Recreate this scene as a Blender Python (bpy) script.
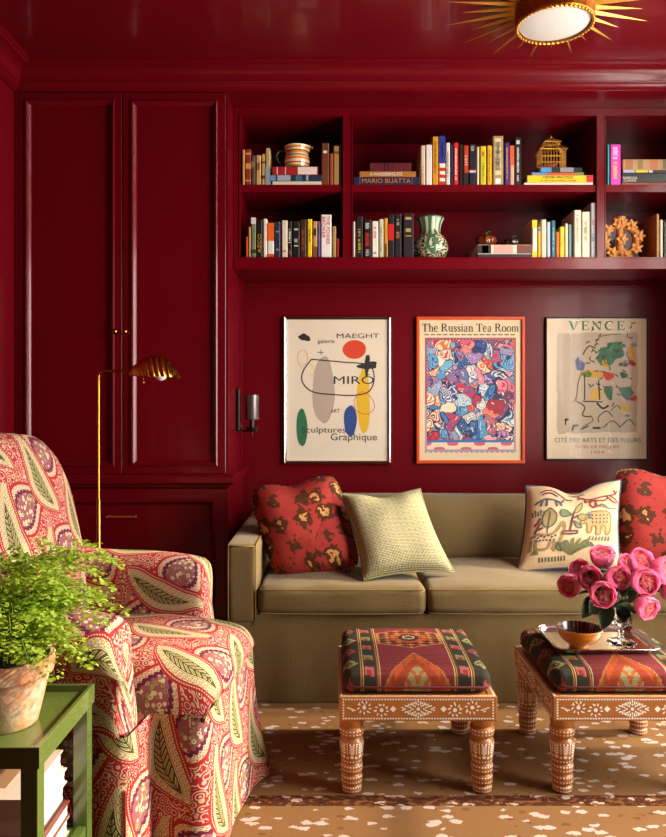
import bpy, math, random
from mathutils import Vector, Matrix, Quaternion, noise
random.seed(7)
R = math.radians
sc = bpy.context.scene
for o in list(bpy.data.objects):
    bpy.data.objects.remove(o)
COL = sc.collection

# ------------------------------------------------------------------ camera
F, D, H, CX, HY = 734.0, 3.75, 1.08, 333.0, 408.0      # focal px, distance to back wall, eye height, horizon
cam = bpy.data.cameras.new('camera')
cam.sensor_fit = 'HORIZONTAL'; cam.sensor_width = 36; cam.lens = F / 666 * 36
cam.shift_y = -(418.5 - HY) / 666
cam.clip_start = .02
camo = bpy.data.objects.new('camera', cam); COL.objects.link(camo)
camo.location = (0, -D, H); camo.rotation_euler = (R(90), 0, 0)
sc.camera = camo

# ------------------------------------------------------------------ light
sc.view_settings.view_transform = 'Standard'
sc.view_settings.look = 'None'
sc.view_settings.gamma = 1
sc.view_settings.use_curve_mapping = False
sc.view_settings.exposure = 0.32
w = bpy.data.worlds.new('sky'); sc.world = w; w.use_nodes = True
w.node_tree.nodes['Background'].inputs[0].default_value = (.75, .85, 1, 1)
w.node_tree.nodes['Background'].inputs[1].default_value = 1.2

def add_light(name, kind, loc, direction, energy, color, **kw):
    l = bpy.data.lights.new(name, kind); l.energy = energy; l.color = color
    for k, v in kw.items(): setattr(l, k, v)
    o = bpy.data.objects.new(name, l); COL.objects.link(o); o.location = loc
    o.rotation_euler = Vector(direction).to_track_quat('-Z', 'Y').to_euler()
    return o
XR, XL, YF, ZC = 1.785, -1.39, -5.2, 2.555               # room extents
WIN_R = [(-1.42, -.68), (-2.62, -1.56)]                   # windows in the right wall (y range)
WZ0, WZ1 = .35, 2.40
add_light('sun', 'SUN', (6, -3, 4), (-.84, -.04, -.52), 6.0, (1, .85, .64), angle=R(2.0))
for i, (a, b) in enumerate(WIN_R):
    add_light('window_daylight', 'AREA', (XR + .16, (a + b) / 2, (WZ0 + WZ1) / 2), (-1, 0, -.10), (52, 118)[i],
              (1, .93, .84), shape='RECTANGLE', size=(b - a), size_y=WZ1 - WZ0)

# ------------------------------------------------------------------ helpers
def P(px, py, d):
    return Vector(((px - CX) * d / F, d - D, H - (py - HY) * d / F))
def srgb(r, g=None, b=None):
    if isinstance(r, str):
        r = r.lstrip('#'); r, g, b = (int(r[i:i + 2], 16) for i in (0, 2, 4))
    f = lambda c: (c / 255 / 12.92) if c / 255 <= .04045 else ((c / 255 + .055) / 1.055) ** 2.4
    return (f(r), f(g), f(b), 1)

class T:                                                  # tiny expression builder for node trees
    def __init__(s, mat):
        s.m = mat; s.nt = mat.node_tree
    def node(s, t, **kw):
        n = s.nt.nodes.new(t)
        for k, v in kw.items(): setattr(n, k, v)
        return n
    def lnk(s, a, b):
        s.nt.links.new(a, b)
    def put(s, v, sock):
        if isinstance(v, X): s.lnk(v.s, sock)
        elif isinstance(v, (int, float)): sock.default_value = v
        elif isinstance(v, (tuple, list)): sock.default_value = v
        else: s.lnk(v, sock)
    def op(s, o, *a):
        n = s.node('ShaderNodeMath', operation=o)
        for i, v in enumerate(a): s.put(v, n.inputs[i])
        return X(s, n.outputs[0])
    def coord(s, which='UV', scale=(1, 1, 1)):
        n = s.node('ShaderNodeTexCoord'); sep = s.node('ShaderNodeSeparateXYZ')
        mp = s.node('ShaderNodeMapping'); mp.inputs['Scale'].default_value = scale
        s.lnk(n.outputs[which], mp.inputs['Vector']); s.lnk(mp.outputs[0], sep.inputs[0])
        return X(s, sep.outputs[0]), X(s, sep.outputs[1]), X(s, sep.outputs[2])
    def vec(s, x, y, z=0.0):
        n = s.node('ShaderNodeCombineXYZ')
        for i, v in enumerate((x, y, z)): s.put(v, n.inputs[i])
        return n.outputs[0]
    def voronoi(s, v, scale, feature='F1', rnd=1.0):
        n = s.node('ShaderNodeTexVoronoi', feature=feature); s.lnk(v, n.inputs['Vector'])
        n.inputs['Scale'].default_value = scale; n.inputs['Randomness'].default_value = rnd
        c = s.node('ShaderNodeSeparateColor')
        if 'Color' in n.outputs and feature != 'DISTANCE_TO_EDGE': s.lnk(n.outputs['Color'], c.inputs[0])
        return X(s, n.outputs['Distance']), X(s, c.outputs[0]), X(s, c.outputs[1])
    def noise(s, v, scale, detail=2.0, rough=.5):
        n = s.node('ShaderNodeTexNoise')
        if v is not None: s.lnk(v, n.inputs['Vector'])
        n.inputs['Scale'].default_value = scale; n.inputs['Detail'].default_value = detail
        n.inputs['Roughness'].default_value = rough
        return X(s, n.outputs['Fac'])
    def mix(s, f, a, b):
        n = s.node('ShaderNodeMix', data_type='RGBA')
        s.put(f, n.inputs[0]); s.put(a, n.inputs[6]); s.put(b, n.inputs[7])
        return n.outputs[2]
    def lt(s, a, b): return s.op('LESS_THAN', a, b)
    def mn(s, a, b): return s.op('MINIMUM', a, b)
    def mx(s, a, b): return s.op('MAXIMUM', a, b)
    def bump(s, h, strength=.3, dist=.01):
        n = s.node('ShaderNodeBump'); n.inputs['Strength'].default_value = strength
        n.inputs['Distance'].default_value = dist; s.put(h, n.inputs['Height'])
        s.lnk(n.outputs[0], s.bsdf.inputs['Normal'])
    def ramp(s, f, stops, mode='CONSTANT'):
        n = s.node('ShaderNodeValToRGB'); n.color_ramp.interpolation = mode
        e = n.color_ramp.elements
        while len(e) < len(stops): e.new(.5)
        for i, (p, c) in enumerate(stops): e[i].position = p; e[i].color = c
        s.put(f, n.inputs[0]); return n.outputs[0]
class X:
    def __init__(s, t, sock): s.t = t; s.s = sock
    def __add__(s, o): return s.t.op('ADD', s, o)
    def __radd__(s, o): return s.t.op('ADD', o, s)
    def __sub__(s, o): return s.t.op('SUBTRACT', s, o)
    def __rsub__(s, o): return s.t.op('SUBTRACT', o, s)
    def __mul__(s, o): return s.t.op('MULTIPLY', s, o)
    def __rmul__(s, o): return s.t.op('MULTIPLY', o, s)
    def __truediv__(s, o): return s.t.op('DIVIDE', s, o)
    def __rtruediv__(s, o): return s.t.op('DIVIDE', o, s)
    def __abs__(s): return s.t.op('ABSOLUTE', s)
    def sin(s): return s.t.op('SINE', s)
    def floor(s): return s.t.op('FLOOR', s)
    def fract(s): return s.t.op('FRACT', s)
    def mod(s, o): return s.t.op('FLOORED_MODULO', s, o)

def mat(name, color=(.8, .8, .8, 1), rough=.5, metal=0.0, coat=0.0, spec=.5, **kw):
    m = bpy.data.materials.new(name); m.use_nodes = True
    b = m.node_tree.nodes['Principled BSDF']
    if isinstance(color, str): color = srgb(color)
    b.inputs['Base Color'].default_value = color
    b.inputs['Roughness'].default_value = rough; b.inputs['Metallic'].default_value = metal
    b.inputs['Coat Weight'].default_value = coat; b.inputs['Coat Roughness'].default_value = .06
    b.inputs['Specular IOR Level'].default_value = spec
    for k, v in kw.items(): b.inputs[k.replace('_', ' ')].default_value = v
    t = T(m); t.bsdf = b; m['t'] = 0
    return m, t
def setcol(t, c): t.put(c, t.bsdf.inputs['Base Color'])
FLAT = {}
def flat(c, rough=.55):
    if (c, rough) not in FLAT:
        m, t = mat('plain_' + c.strip('#'), c, rough)
        g = t.noise(t.node('ShaderNodeTexCoord').outputs['Object'], 60, 3)
        setcol(t, t.mix(g * .25, srgb(c), tuple(v * .72 for v in srgb(c)[:3]) + (1,)))
        FLAT[(c, rough)] = m
    return FLAT[(c, rough)]

# ------------------------------------------------------------------ mesh builder
class MB:
    def __init__(s): s.v = []; s.f = []; s.uv = None
    def add(s, vs, fs):
        n = len(s.v); s.v += [Vector(v) for v in vs]; s.f += [tuple(i + n for i in f) for f in fs]; return s
    def box(s, x0, x1, y0, y1, z0, z1):
        vs = [(x, y, z) for z in (z0, z1) for y in (y0, y1) for x in (x0, x1)]
        return s.add(vs, [(0, 2, 3, 1), (4, 5, 7, 6), (0, 1, 5, 4), (2, 6, 7, 3), (0, 4, 6, 2), (1, 3, 7, 5)])
    def rbox(s, c, size, r, n=3, seg=1, fn=None):
        hs = [a / 2 for a in size]; r = min(r, min(hs) * .999); ax = []
        for h in hs:
            arc = [h - r + r * math.tan(R(45) * k / n) for k in range(n + 1)]
            inner = [(h - r) * (2 * k / (seg + 1) - 1) for k in range(1, seg + 1)] if seg else []
            ax.append([-a for a in reversed(arc)] + inner + arc)
        idx = {}; vs = []; fs = []
        def vid(p):
            k = tuple(round(a, 6) for a in p)
            if k not in idx:
                q = Vector(max(-h + r, min(h - r, a)) for a, h in zip(p, hs)); d = Vector(p) - q
                if d.length > 1e-9: d = d.normalized() * r
                o = q + d
                if fn: o = fn(o)
                idx[k] = len(vs); vs.append(o + Vector(c))
            return idx[k]
        for a in range(3):
            b, g = (a + 1) % 3, (a + 2) % 3
            for sg in (-1, 1):
                for i in range(len(ax[b]) - 1):
                    for j in range(len(ax[g]) - 1):
                        q = []
                        for (u, w_) in ((i, j), (i + 1, j), (i + 1, j + 1), (i, j + 1)):
                            p = [0, 0, 0]; p[a] = sg * hs[a]; p[b] = ax[b][u]; p[g] = ax[g][w_]; q.append(vid(p))
                        fs.append(tuple(q if sg > 0 else reversed(q)))
        return s.add(vs, fs)
    def grid(s, rows, closed=False, cap0=False, cap1=False):          # rows of equal length
        n = len(rows[0]); vs = [p for r in rows for p in r]; fs = []
        for i in range(len(rows) - 1):
            for j in range(n if closed else n - 1):
                k = (j + 1) % n
                fs.append((i * n + j, i * n + k, (i + 1) * n + k, (i + 1) * n + j))
        if cap0: fs.append(tuple(reversed(range(n))))
        if cap1: fs.append(tuple((len(rows) - 1) * n + j for j in range(n)))
        return s.add(vs, fs)
    def gridfun(s, f, nu, nv, wrap=False):                            # f(i/nu, j/nv) -> (pos, uv)
        rows = [[f(i / nu, j / nv) for i in range(nu + 1)] for j in range(nv + 1)]
        n0 = len(s.v)
        if s.uv is None: s.uv = []
        s.uv += [p[1] for r in rows for p in r]
        s.grid([[p[0] for p in r] for r in rows]); return s
    def gridarc(s, f, nu, nv, du=0.0, dv=0.0, mid=.5):                 # like gridfun, uv from true lengths on the surface
        g = [[Vector(f(i / nu, j / nv)) for i in range(nu + 1)] for j in range(nv + 1)]
        m = round(nu * mid); U = [[0] * (nu + 1) for _ in g]; V = [[0] * (nu + 1) for _ in g]
        for j in range(nv + 1):
            for i in range(m + 1, nu + 1): U[j][i] = U[j][i - 1] + (g[j][i] - g[j][i - 1]).length
            for i in range(m - 1, -1, -1): U[j][i] = U[j][i + 1] - (g[j][i] - g[j][i + 1]).length
            if j:
                for i in range(nu + 1): V[j][i] = V[j - 1][i] + (g[j][i] - g[j - 1][i]).length
        if s.uv is None: s.uv = []
        s.uv += [(U[j][i] + du, V[j][i] + dv) for j in range(nv + 1) for i in range(nu + 1)]
        return s.grid(g)
    def lathe(s, prof, seg=24, c=(0, 0, 0), axis=None, cap=True):
        q = Vector((0, 0, 1)).rotation_difference(Vector(axis)) if axis else Quaternion()
        rows = []
        for r, z in prof:
            rows.append([Vector(c) + q @ Vector((r * math.cos(2 * math.pi * k / seg), r * math.sin(2 * math.pi * k / seg), z)) for k in range(seg)])
        return s.grid(rows, True, cap, cap)
    def tube(s, pts, r, seg=8, closed=False, cap=True):
        pts = [Vector(p) for p in pts]; n = len(pts); rows = []
        rr = r if isinstance(r, (list, tuple)) else [r] * n
        up = None
        for i in range(n):
            a = pts[(i - 1) % n] if (closed or i) else pts[i]; b = pts[(i + 1) % n] if (closed or i < n - 1) else pts[i]
            t = (b - a).normalized()
            if up is None:
                up = t.orthogonal().normalized()
            else:
                up = (up - t * up.dot(t))
                up = up.normalized() if up.length > 1e-6 else t.orthogonal().normalized()
            bn = t.cross(up)
            rows.append([pts[i] + (up * math.cos(2 * math.pi * k / seg) + bn * math.sin(2 * math.pi * k / seg)) * rr[i] for k in range(seg)])
        if closed: rows.append(rows[0])
        return s.grid(rows, True, cap and not closed, cap and not closed)
    def rectframe(s, x0, x1, z0, z1, y, prof, close=False):            # prof: (inset, protrusion towards -y)
        rows = [[(x0 + i, y - p, z0 + i), (x1 - i, y - p, z0 + i), (x1 - i, y - p, z1 - i), (x0 + i, y - p, z1 - i)] for i, p in prof]
        if close: rows.append(rows[0])
        return s.grid(rows, True)
    def ribbon(s, pts, wd, f, closed=False):                            # flat stroke in 2-D mapped by f(u, v)
        pts = [Vector((p[0], p[1])) for p in pts]; n = len(pts)
        if n < 2: return s
        ww = wd if isinstance(wd, (list, tuple)) else [wd] * n
        L, Rr = [], []
        for i in range(n):
            a = pts[(i - 1) % n] if (closed or i) else pts[i]; b = pts[(i + 1) % n] if (closed or i < n - 1) else pts[i]
            t = b - a
            t = t.normalized() if t.length > 1e-9 else Vector((1, 0)); nn = Vector((-t.y, t.x)) * ww[i] / 2
            L.append(f(*(pts[i] + nn))); Rr.append(f(*(pts[i] - nn)))
        if closed: L.append(L[0]); Rr.append(Rr[0])
        return s.grid([Rr, L])
    def poly(s, pts, f):
        vs = [f(*p) for p in pts]; return s.add(vs, [tuple(range(len(vs)))])
    def xf(s, m):
        s.v = [m @ v for v in s.v]; return s
    def build(s, name, material, parent=None, loc=None, smooth=False, label=None, kind=None, rot=None):
        me = bpy.data.meshes.new(name); me.from_pydata(s.v, [], s.f)
        if s.uv:
            ul = me.uv_layers.new(name='UVMap')
            for l in me.loops: ul.data[l.index].uv = s.uv[l.vertex_index]
        if smooth:
            me.polygons.foreach_set('use_smooth', [True] * len(me.polygons))
            if smooth != True: me.set_sharp_from_angle(angle=R(smooth))
        me.materials.append(material); me.update()
        return link(name, me, parent, loc, label, kind, rot)
def link(name, me, parent=None, loc=None, label=None, kind=None, rot=None):
    o = bpy.data.objects.new(name, me); COL.objects.link(o)
    if parent: o.parent = parent
    if loc is not None: o.location = loc
    if rot is not None: o.rotation_euler = rot
    if label: o['label'] = label
    if kind: o['kind'] = kind
    return o
def tag(o, label, cat, group=None):
    o['label'] = label; o['category'] = cat
    if group: o['group'] = group
    return o
def thing(name, label, cat, loc=(0, 0, 0), rz=0, group=None):
    o = bpy.data.objects.new(name, None); COL.objects.link(o); o.location = loc; o.rotation_euler = (0, 0, rz)
    o.empty_display_size = .1
    return tag(o, label, cat, group)
def struct(mb, name, m, label=None, **kw):
    o = mb.build(name, m, **kw); o['kind'] = 'structure'
    if label: o['label'] = label
    return o
def dup(root, loc, label, group=None):
    def cp(o, par):
        c = o.copy(); COL.objects.link(c); c.parent = par
        for ch in list(o.children): cp(ch, c)
        return c
    r = cp(root, None); r.location = loc; r['label'] = label
    if group: r['group'] = group
    return r
def text2d(body, h, width=None, align='LEFT', res=3):                   # cap height h, optional fitted width; returns verts, faces
    cu = bpy.data.curves.new('t', 'FONT'); cu.body = body; cu.resolution_u = res
    o = bpy.data.objects.new('t', cu); COL.objects.link(o)
    dg = bpy.context.evaluated_depsgraph_get(); me = bpy.data.meshes.new_from_object(o.evaluated_get(dg))
    vs = [(v.co.x, v.co.y) for v in me.vertices]; fs = [tuple(p.vertices) for p in me.polygons]
    bpy.data.objects.remove(o); bpy.data.curves.remove(cu); bpy.data.meshes.remove(me)
    x0 = min(v[0] for v in vs); x1 = max(v[0] for v in vs)
    s = h / .7; sx = s if width is None else width / (x1 - x0)
    off = {'LEFT': x0, 'CENTER': (x0 + x1) / 2}[align]
    return [((x - off) * sx, y * s) for x, y in vs], fs
def bez(p, n=12):                                                       # Catmull-Rom through points
    p = [Vector(a) for a in p]; out = []
    for i in range(len(p) - 1):
        a = p[max(i - 1, 0)]; b = p[i]; c = p[i + 1]; d = p[min(i + 2, len(p) - 1)]
        for k in range(n):
            t = k / n
            out.append(.5 * ((2 * b) + (c - a) * t + (2 * a - 5 * b + 4 * c - d) * t * t + (3 * b - a - 3 * c + d) * t ** 3))
    return out + [p[-1]]

# ------------------------------------------------------------------ materials
def lacquer(name, c, rough=.26, coat=.35, bs=.05, spec=.5):
    m, t = mat(name, c, rough, coat=coat, spec=spec)
    v = t.node('ShaderNodeTexCoord').outputs['Object']
    t.bump(t.noise(v, 9, 3) + t.noise(v, 140, 2) * .08, bs, .01)
    m2 = t.noise(v, 2.3, 3)
    setcol(t, t.mix(m2 * .5, c, tuple(x * .82 for x in c[:3]) + (1,)))
    return m
RED = srgb(101, 5, 18)
M_wall = lacquer('red_lacquer_wall', RED, .30, .06, .16, .24)
M_paint = lacquer('red_lacquer_joinery', RED, .24, .10, .03, .30)
M_ceil = lacquer('red_lacquer_ceiling', RED, .30, .25, .08)
M_brass, _t = mat('brass', srgb(196, 138, 58), .22, 1.0)
M_oldbrass, _t = mat('antique_brass', srgb(150, 92, 36), .3, 1.0)
M_silver, _t = mat('silver_metal', srgb(205, 200, 195), .16, 1.0)
M_black, _t = mat('black_metal', srgb(22, 20, 20), .35, .3)
M_gun, _t = mat('gunmetal', srgb(112, 106, 108), .38, .85)
def clear_glass(name, tint=(1, 1, 1, 1), rough=.02, ior=1.5):
    m = bpy.data.materials.new(name); m.use_nodes = True; nt = m.node_tree; nt.nodes.clear()
    out = nt.nodes.new('ShaderNodeOutputMaterial'); mx = nt.nodes.new('ShaderNodeMixShader')
    tr = nt.nodes.new('ShaderNodeBsdfTransparent'); gl = nt.nodes.new('ShaderNodeBsdfGlossy'); fr = nt.nodes.new('ShaderNodeFresnel')
    tr.inputs[0].default_value = tint; gl.inputs['Roughness'].default_value = rough; 
    geo = nt.nodes.new('ShaderNodeNewGeometry'); mi = nt.nodes.new('ShaderNodeMix'); mi.inputs[2].default_value = ior; mi.inputs[3].default_value = 1 / ior
    nt.links.new(geo.outputs['Backfacing'], mi.inputs[0]); nt.links.new(mi.outputs[0], fr.inputs[0])
    nt.links.new(fr.outputs[0], mx.inputs[0]); nt.links.new(tr.outputs[0], mx.inputs[1]); nt.links.new(gl.outputs[0], mx.inputs[2])
    nt.links.new(mx.outputs[0], out.inputs[0]); return m
M_pane = clear_glass('clear_pane')
M_glaz = clear_glass('picture_glazing', ior=1.13)
M_gilt, _t = mat('gilt', srgb(206, 150, 62), .3, .75)
M_crystal, _t = mat('crystal', (1, 1, 1, 1), .02, Transmission_Weight=1.0, IOR=1.45)

def linen(name, c1, c2, scale=420):
    m, t = mat(name, c1, .85, spec=.2)
    x, y, z = t.coord('Object')
    v = t.node('ShaderNodeTexCoord').outputs['Object']
    wv = t.noise(t.vec(x * 22, y * 22, z * 420), 1, 3) * .5 + t.noise(t.vec(x * 420, y * 420, z * 22), 1, 3) * .5
    bl = t.noise(v, 7, 3)
    setcol(t, t.mix(t.op('MULTIPLY_ADD', wv, 3.6, -1.3), c1, t.mix(bl, c2, c1)))
    t.bump(wv, .35, .004)
    t.bsdf.inputs['Sheen Weight'].default_value = .15
    return m
M_sofa = linen('olive_linen', srgb(118, 98, 60), srgb(94, 76, 42))
M_piping, _t = mat('olive_piping', srgb(122, 102, 64), .85, spec=.1)

def paisley():
    m, t = mat('paisley_print', (1, 1, 1, 1), .85, spec=.15)
    u, v, _ = t.coord('UV')
    n = t.noise(t.vec(u, v), 9, 1)
    u = u + (n - .5) * .02; v = v + (t.noise(t.vec(v, u), 8, 1) - .5) * .02
    CXs, CYs = .175, .27
    cream, pale = srgb(204, 188, 150), srgb(204, 160, 146)
    red, rose, olive, plum = srgb(156, 42, 46), srgb(172, 100, 96), srgb(72, 68, 34), srgb(100, 34, 62)
    def lattice(ox, oy, ang):
        a = u + ox; col = (a / CXs).floor()
        lx = (a / CXs - col - .5) * CXs
        b = v + oy + col.mod(2) * (CYs / 2)
        ly = ((b / CYs).fract() - .5) * CYs
        c, s = math.cos(R(ang)), math.sin(R(ang))
        return lx * c + ly * s, ly * c - lx * s
    def tear(lx, ly, L, W, curve):
        tt = (ly + L / 2) / L
        x = lx - (tt - .5) * (tt - .5) * curve
        w_ = tt * (1 - tt) * (1.62 - tt) * W
        return x, tt, abs(x) - w_
    def loops(col, d, arc_, cell, dc, base, line):
        a = ((arc_ / cell).fract() - .5) * cell
        rr = t.op('SQRT', a * a + (d - dc) * (d - dc))
        col = t.mix(t.lt(rr, cell * .52), col, line)
        col = t.mix(t.lt(rr, cell * .36), col, base)
        return t.mix(t.lt(rr, cell * .15), col, line)
    # ground: red with small cream flowers and lines
    vd, vr, _g = t.voronoi(t.vec(u, v), 58)
    ring = (vd * 19).sin()
    col = t.mix(t.lt(.40, ring), red, pale)
    col = t.mix(t.lt(vd, .15), col, cream)
    col = t.mix(t.lt(vr, .36), col, t.mix(t.lt(.1, ring), red, srgb(186, 164, 128)))
    # rounded plum paisley
    lx, ly = lattice(CXs / 2, CYs * .25, -58)
    x, tt, d = tear(lx, ly, .135, .155, .05)
    al = tt * .135
    sc1 = abs((tt * 30).sin()) * .006
    col = t.mix(t.lt(d, .034), col, red)
    col = t.mix(t.lt(d, .024), col, cream)
    col = t.mix(t.lt(d, .0225), col, srgb(132, 52, 68))
    col = loops(col, d, al, .0140, .0155, srgb(186, 130, 124), cream)
    col = t.mix(t.lt(d, sc1 + .007), col, cream)
    col = t.mix(t.lt(d, sc1 + .005), col, plum)
    d2, r2, _g = t.voronoi(t.vec(u + .3, v), 80)
    inner = t.mix(t.lt(d2, .46), srgb(140, 84, 90), t.mix(t.lt(r2, .45), cream, srgb(140, 134, 88)))
    inner = t.mix(t.lt(d2, .16), inner, plum)
    col = t.mix(t.lt(d, -.007 + sc1), col, inner)
    # long olive leaf
    lx, ly = lattice(0.0, 0.0, 17)
    x, tt, d = tear(lx, ly, .19, .078, .11)
    col = t.mix(t.lt(d, .034), col, red)
    col = t.mix(t.lt(abs(d - .026), .0014) * t.lt(((ly / .006).fract()), .6), col, cream)
    col = t.mix(t.lt(d, .0195), col, cream)
    col = t.mix(t.lt(d, .0182), col, srgb(112, 86, 62))
    col = loops(col, d, ly + x * .5, .0136, .0116, srgb(158, 138, 94), cream)
    col = t.mix(t.lt(d, .0050), col, cream)
    col = t.mix(t.lt(d, .0034), col, srgb(150, 132, 90))
    col = t.mix(t.lt(d, .0006), col, cream)
    col = t.mix(t.lt(d, -.0012), col, olive)
    fr = ((ly - abs(x) * 1.3) / .0165).fract()
    vein = t.lt(abs(fr - .5), .27) * t.lt(d, -.0042) * t.lt(.0014, abs(x))
    col = t.mix(vein, col, srgb(190, 178, 130))
    col = t.mix(t.lt(abs(fr - .5), .13) * t.lt(d, -.0055) * t.lt(.0014, abs(x)), col, srgb(112, 106, 58))
    setcol(t, col)
    t.bump(t.noise(t.vec(u, v), 900, 2), .2, .002)
    return m
M_paisley = paisley()

def kilim():
    m, t = mat('kilim_weave', (1, 1, 1, 1), .9, spec=.1)
    x, y, z = t.coord('Object')
    x = x / .44; y = (y + z * .55 - .19) / .44
    q = 96.0
    xs = ((x * q).floor() + .5) / q; ys = ((y * q).floor() + .5) / q
    ax = abs(xs)
    maroon, green, gold, orange, cream = srgb(112, 26, 34), srgb(26, 40, 30), srgb(176, 122, 58), srgb(178, 74, 26), srgb(196, 176, 124)
    nz = t.noise(t.vec(x * 6, y * 60), 1, 2)
    col = t.mix(nz, srgb(132, 38, 48), srgb(100, 24, 32))
    # field medallion
    dd = t.mx(ax / .225, ax / .24 * .5 + abs(ys - .13) / .17 * .72)
    zig = (abs((xs * 42).sin()) + abs(((ys - .13) * 56).sin())) * .5
    md = t.mix(t.lt(zig, .52), srgb(90, 16, 24), gold)
    md = t.mix(t.lt(dd, .55) * t.lt(.42, dd), md, orange)
    md = t.mix(t.lt(dd, .34), md, srgb(60, 14, 26))
    md = t.mix(t.lt(dd, .2), md, cream); md = t.mix(t.lt(dd, .13), md, srgb(30, 42, 66))
    col = t.mix(t.lt(dd, 1.0), col, gold); col = t.mix(t.lt(dd, .94), col, md)
    # half medallions at the front and the back edge
    for yy in (-.56, .80):
        d3 = ax / .215 + abs(ys - yy) / .36
        m3 = t.mix(t.lt(abs((ax * 40).sin()), .35), orange, srgb(150, 58, 24))
        m3 = t.mix(t.lt(d3, .78) * t.lt(.5, d3), m3, srgb(150, 52, 22)); m3 = t.mix(t.lt(d3, .5), m3, t.mix(t.lt(abs((ax * 52 + abs(ys + .3) * 30).sin()), .55), srgb(150, 140, 92), srgb(170, 84, 34)))
        col = t.mix(t.lt(d3, 1.05), col, gold); col = t.mix(t.lt(d3, 1.0), col, m3)
    # stripes
    axx = abs(x)
    def band(a, b, c): return t.lt(a, axx) * t.lt(axx, b), c
    col = t.mix(band(.235, .6, 0)[0], col, green)
    p1 = ((ys * 5.2 + xs * 1.6).fract())
    b1 = band(.275, .335, 0)[0]
    col = t.mix(b1 * t.lt(p1, .42), col, t.mix(t.lt((ys * 2.6).fract(), .5), srgb(172, 92, 84), srgb(120, 132, 74)))
    col = t.mix(b1 * t.lt(p1, .22) * t.lt(.29, ax) * t.lt(ax, .32), col, srgb(150, 40, 36))
    cy = ((ys * 4.4).fract() - .5) / 4.4; cx = ax - .432
    rr = abs(cx) + abs(cy) * .8 + t.noise(t.vec(xs * 30, ys * 30), 1, 1) * .03
    b2 = t.lt(.375, ax)
    col = t.mix(b2 * t.lt(rr, .072), col, t.mix(t.lt((ys * 2.2).fract(), .5), srgb(150, 60, 60), srgb(150, 142, 84)))
    col = t.mix(b2 * t.lt(rr, .045), col, srgb(40, 70, 48)); col = t.mix(b2 * t.lt(rr, .026), col, srgb(190, 160, 110))
    for a, b, c in ((.235, .242, cream), (.242, .248, srgb(60, 20, 20)), (.248, .255, gold), (.260, .265, maroon), (.342, .348, cream), (.348, .356, maroon), (.356, .363, gold)):
        col = t.mix(band(a, b, 0)[0], col, c)
    setcol(t, t.mix(.12, t.mix(nz * .35, col, (.02, .01, .01, 1)), srgb(120, 96, 80)))
    t.bump((y * 140).sin() * .5 + nz, .3, .003)
    return m
M_kilim = kilim()

def ikat():
    m, t = mat('ikat_cotton', (1, 1, 1, 1), .8, spec=.2)
    u, v, _ = t.coord('UV')
    w1 = t.noise(t.vec(u * 14, v * 5), 1.2, 3) - .5; w2 = t.noise(t.vec(v * 6, u * 12), 1.5, 3) - .5
    vv = t.vec(u + w1 * .07, v + w2 * .05)
    d, r, g = t.voronoi(vv, 4.4, rnd=.55)
    n2 = t.noise(t.vec(u, v), 17, 2)
    dd = d + (n2 - .5) * .75
    sz = r * .14 + .40
    c = t.mix(t.noise(t.vec(u * 3, v * 40), 1, 2), srgb(178, 64, 56), srgb(150, 44, 42))
    c = t.mix(t.lt(dd, sz), c, srgb(84, 44, 24))
    c = t.mix(t.lt(dd, sz * .52), c, srgb(206, 152, 88))
    c = t.mix(t.lt(dd, sz * .2), c, srgb(120, 60, 30))
    sp, _a, _b = t.voronoi(vv, 15)
    c = t.mix(t.lt(sp, .16) * t.lt(.42, d), c, srgb(96, 46, 30))
    setcol(t, c); t.bump(t.noise(t.vec(u * 200, v * 200), 1, 2), .15, .002)
    return m
M_ikat = ikat()
def greenweave():
    m, t = mat('sage_diamond_weave', (1, 1, 1, 1), .9, spec=.1)
    u, v, _ = t.coord('UV')
    s = ((u + v) * 190).sin() * ((u - v) * 190).sin()
    s2 = ((u + v) * 48).sin() * ((u - v) * 48).sin()
    c = t.mix(t.lt(.05, s), srgb(122, 118, 80), srgb(188, 180, 146))
    setcol(t, t.mix(t.lt(.55, s2) * .4, c, srgb(120, 118, 66))); t.bump(s, .4, .003)
    return m
M_sage = greenweave()
def canvas(name, c, s=260, b=.25):
    m, t = mat(name, c, .88, spec=.15)
    u, v, _ = t.coord('UV')
    n = (u * s).sin() * (v * s).sin()
    setcol(t, t.mix(t.noise(t.vec(u, v), 6, 3) * .5, c, tuple(a * .8 for a in c[:3]) + (1,))); t.bump(n, b, .002)
    return m
M_cream_cloth = canvas('cream_cloth', srgb(202, 174, 136))

def rugmat(name, ground, dark, fleck, band=False):
    m, t = mat(name, ground, .95, spec=.05)
    x, y, z = t.coord('Object')
    n = t.noise(t.vec(x, y), 5, 3); fine = t.noise(t.vec(x, y), 420, 2)
    wx = x + (t.noise(t.vec(x, y), 60, 2) - .5) * .03; wy = y + (t.noise(t.vec(y, x), 60, 2) - .5) * .02
    d, r, g = t.voronoi(t.vec(wx * 17.5, wy * 34.0), 1.0, rnd=1.0)
    d2, r2, g2 = t.voronoi(t.vec(wx * 20 + 3.0, wy * 30.0), 1.0, rnd=1.0)
    c = t.mix(fine, ground, dark)
    c = t.mix(t.lt(d2, .22) * t.lt(r2, .5), c, dark)
    c = t.mix(t.lt(d + (fine - .5) * .12, .31) * t.lt(.15, r), c, fleck)
    if band:
        c = t.mix(t.lt(.55, t.noise(t.vec(x * 40, y * 70), 1, 2)), c, srgb(120, 78, 46))
    setcol(t, c); t.bump(fine + t.noise(t.vec(x, y), 1500, 1), .6, .006)
    return m
M_rug = rugmat('antelope_carpet', srgb(152, 114, 74), srgb(118, 82, 50), srgb(192, 176, 166))
M_rugband = rugmat('carpet_band', srgb(92, 52, 34), srgb(64, 34, 24), srgb(190, 168, 156), True)
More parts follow.
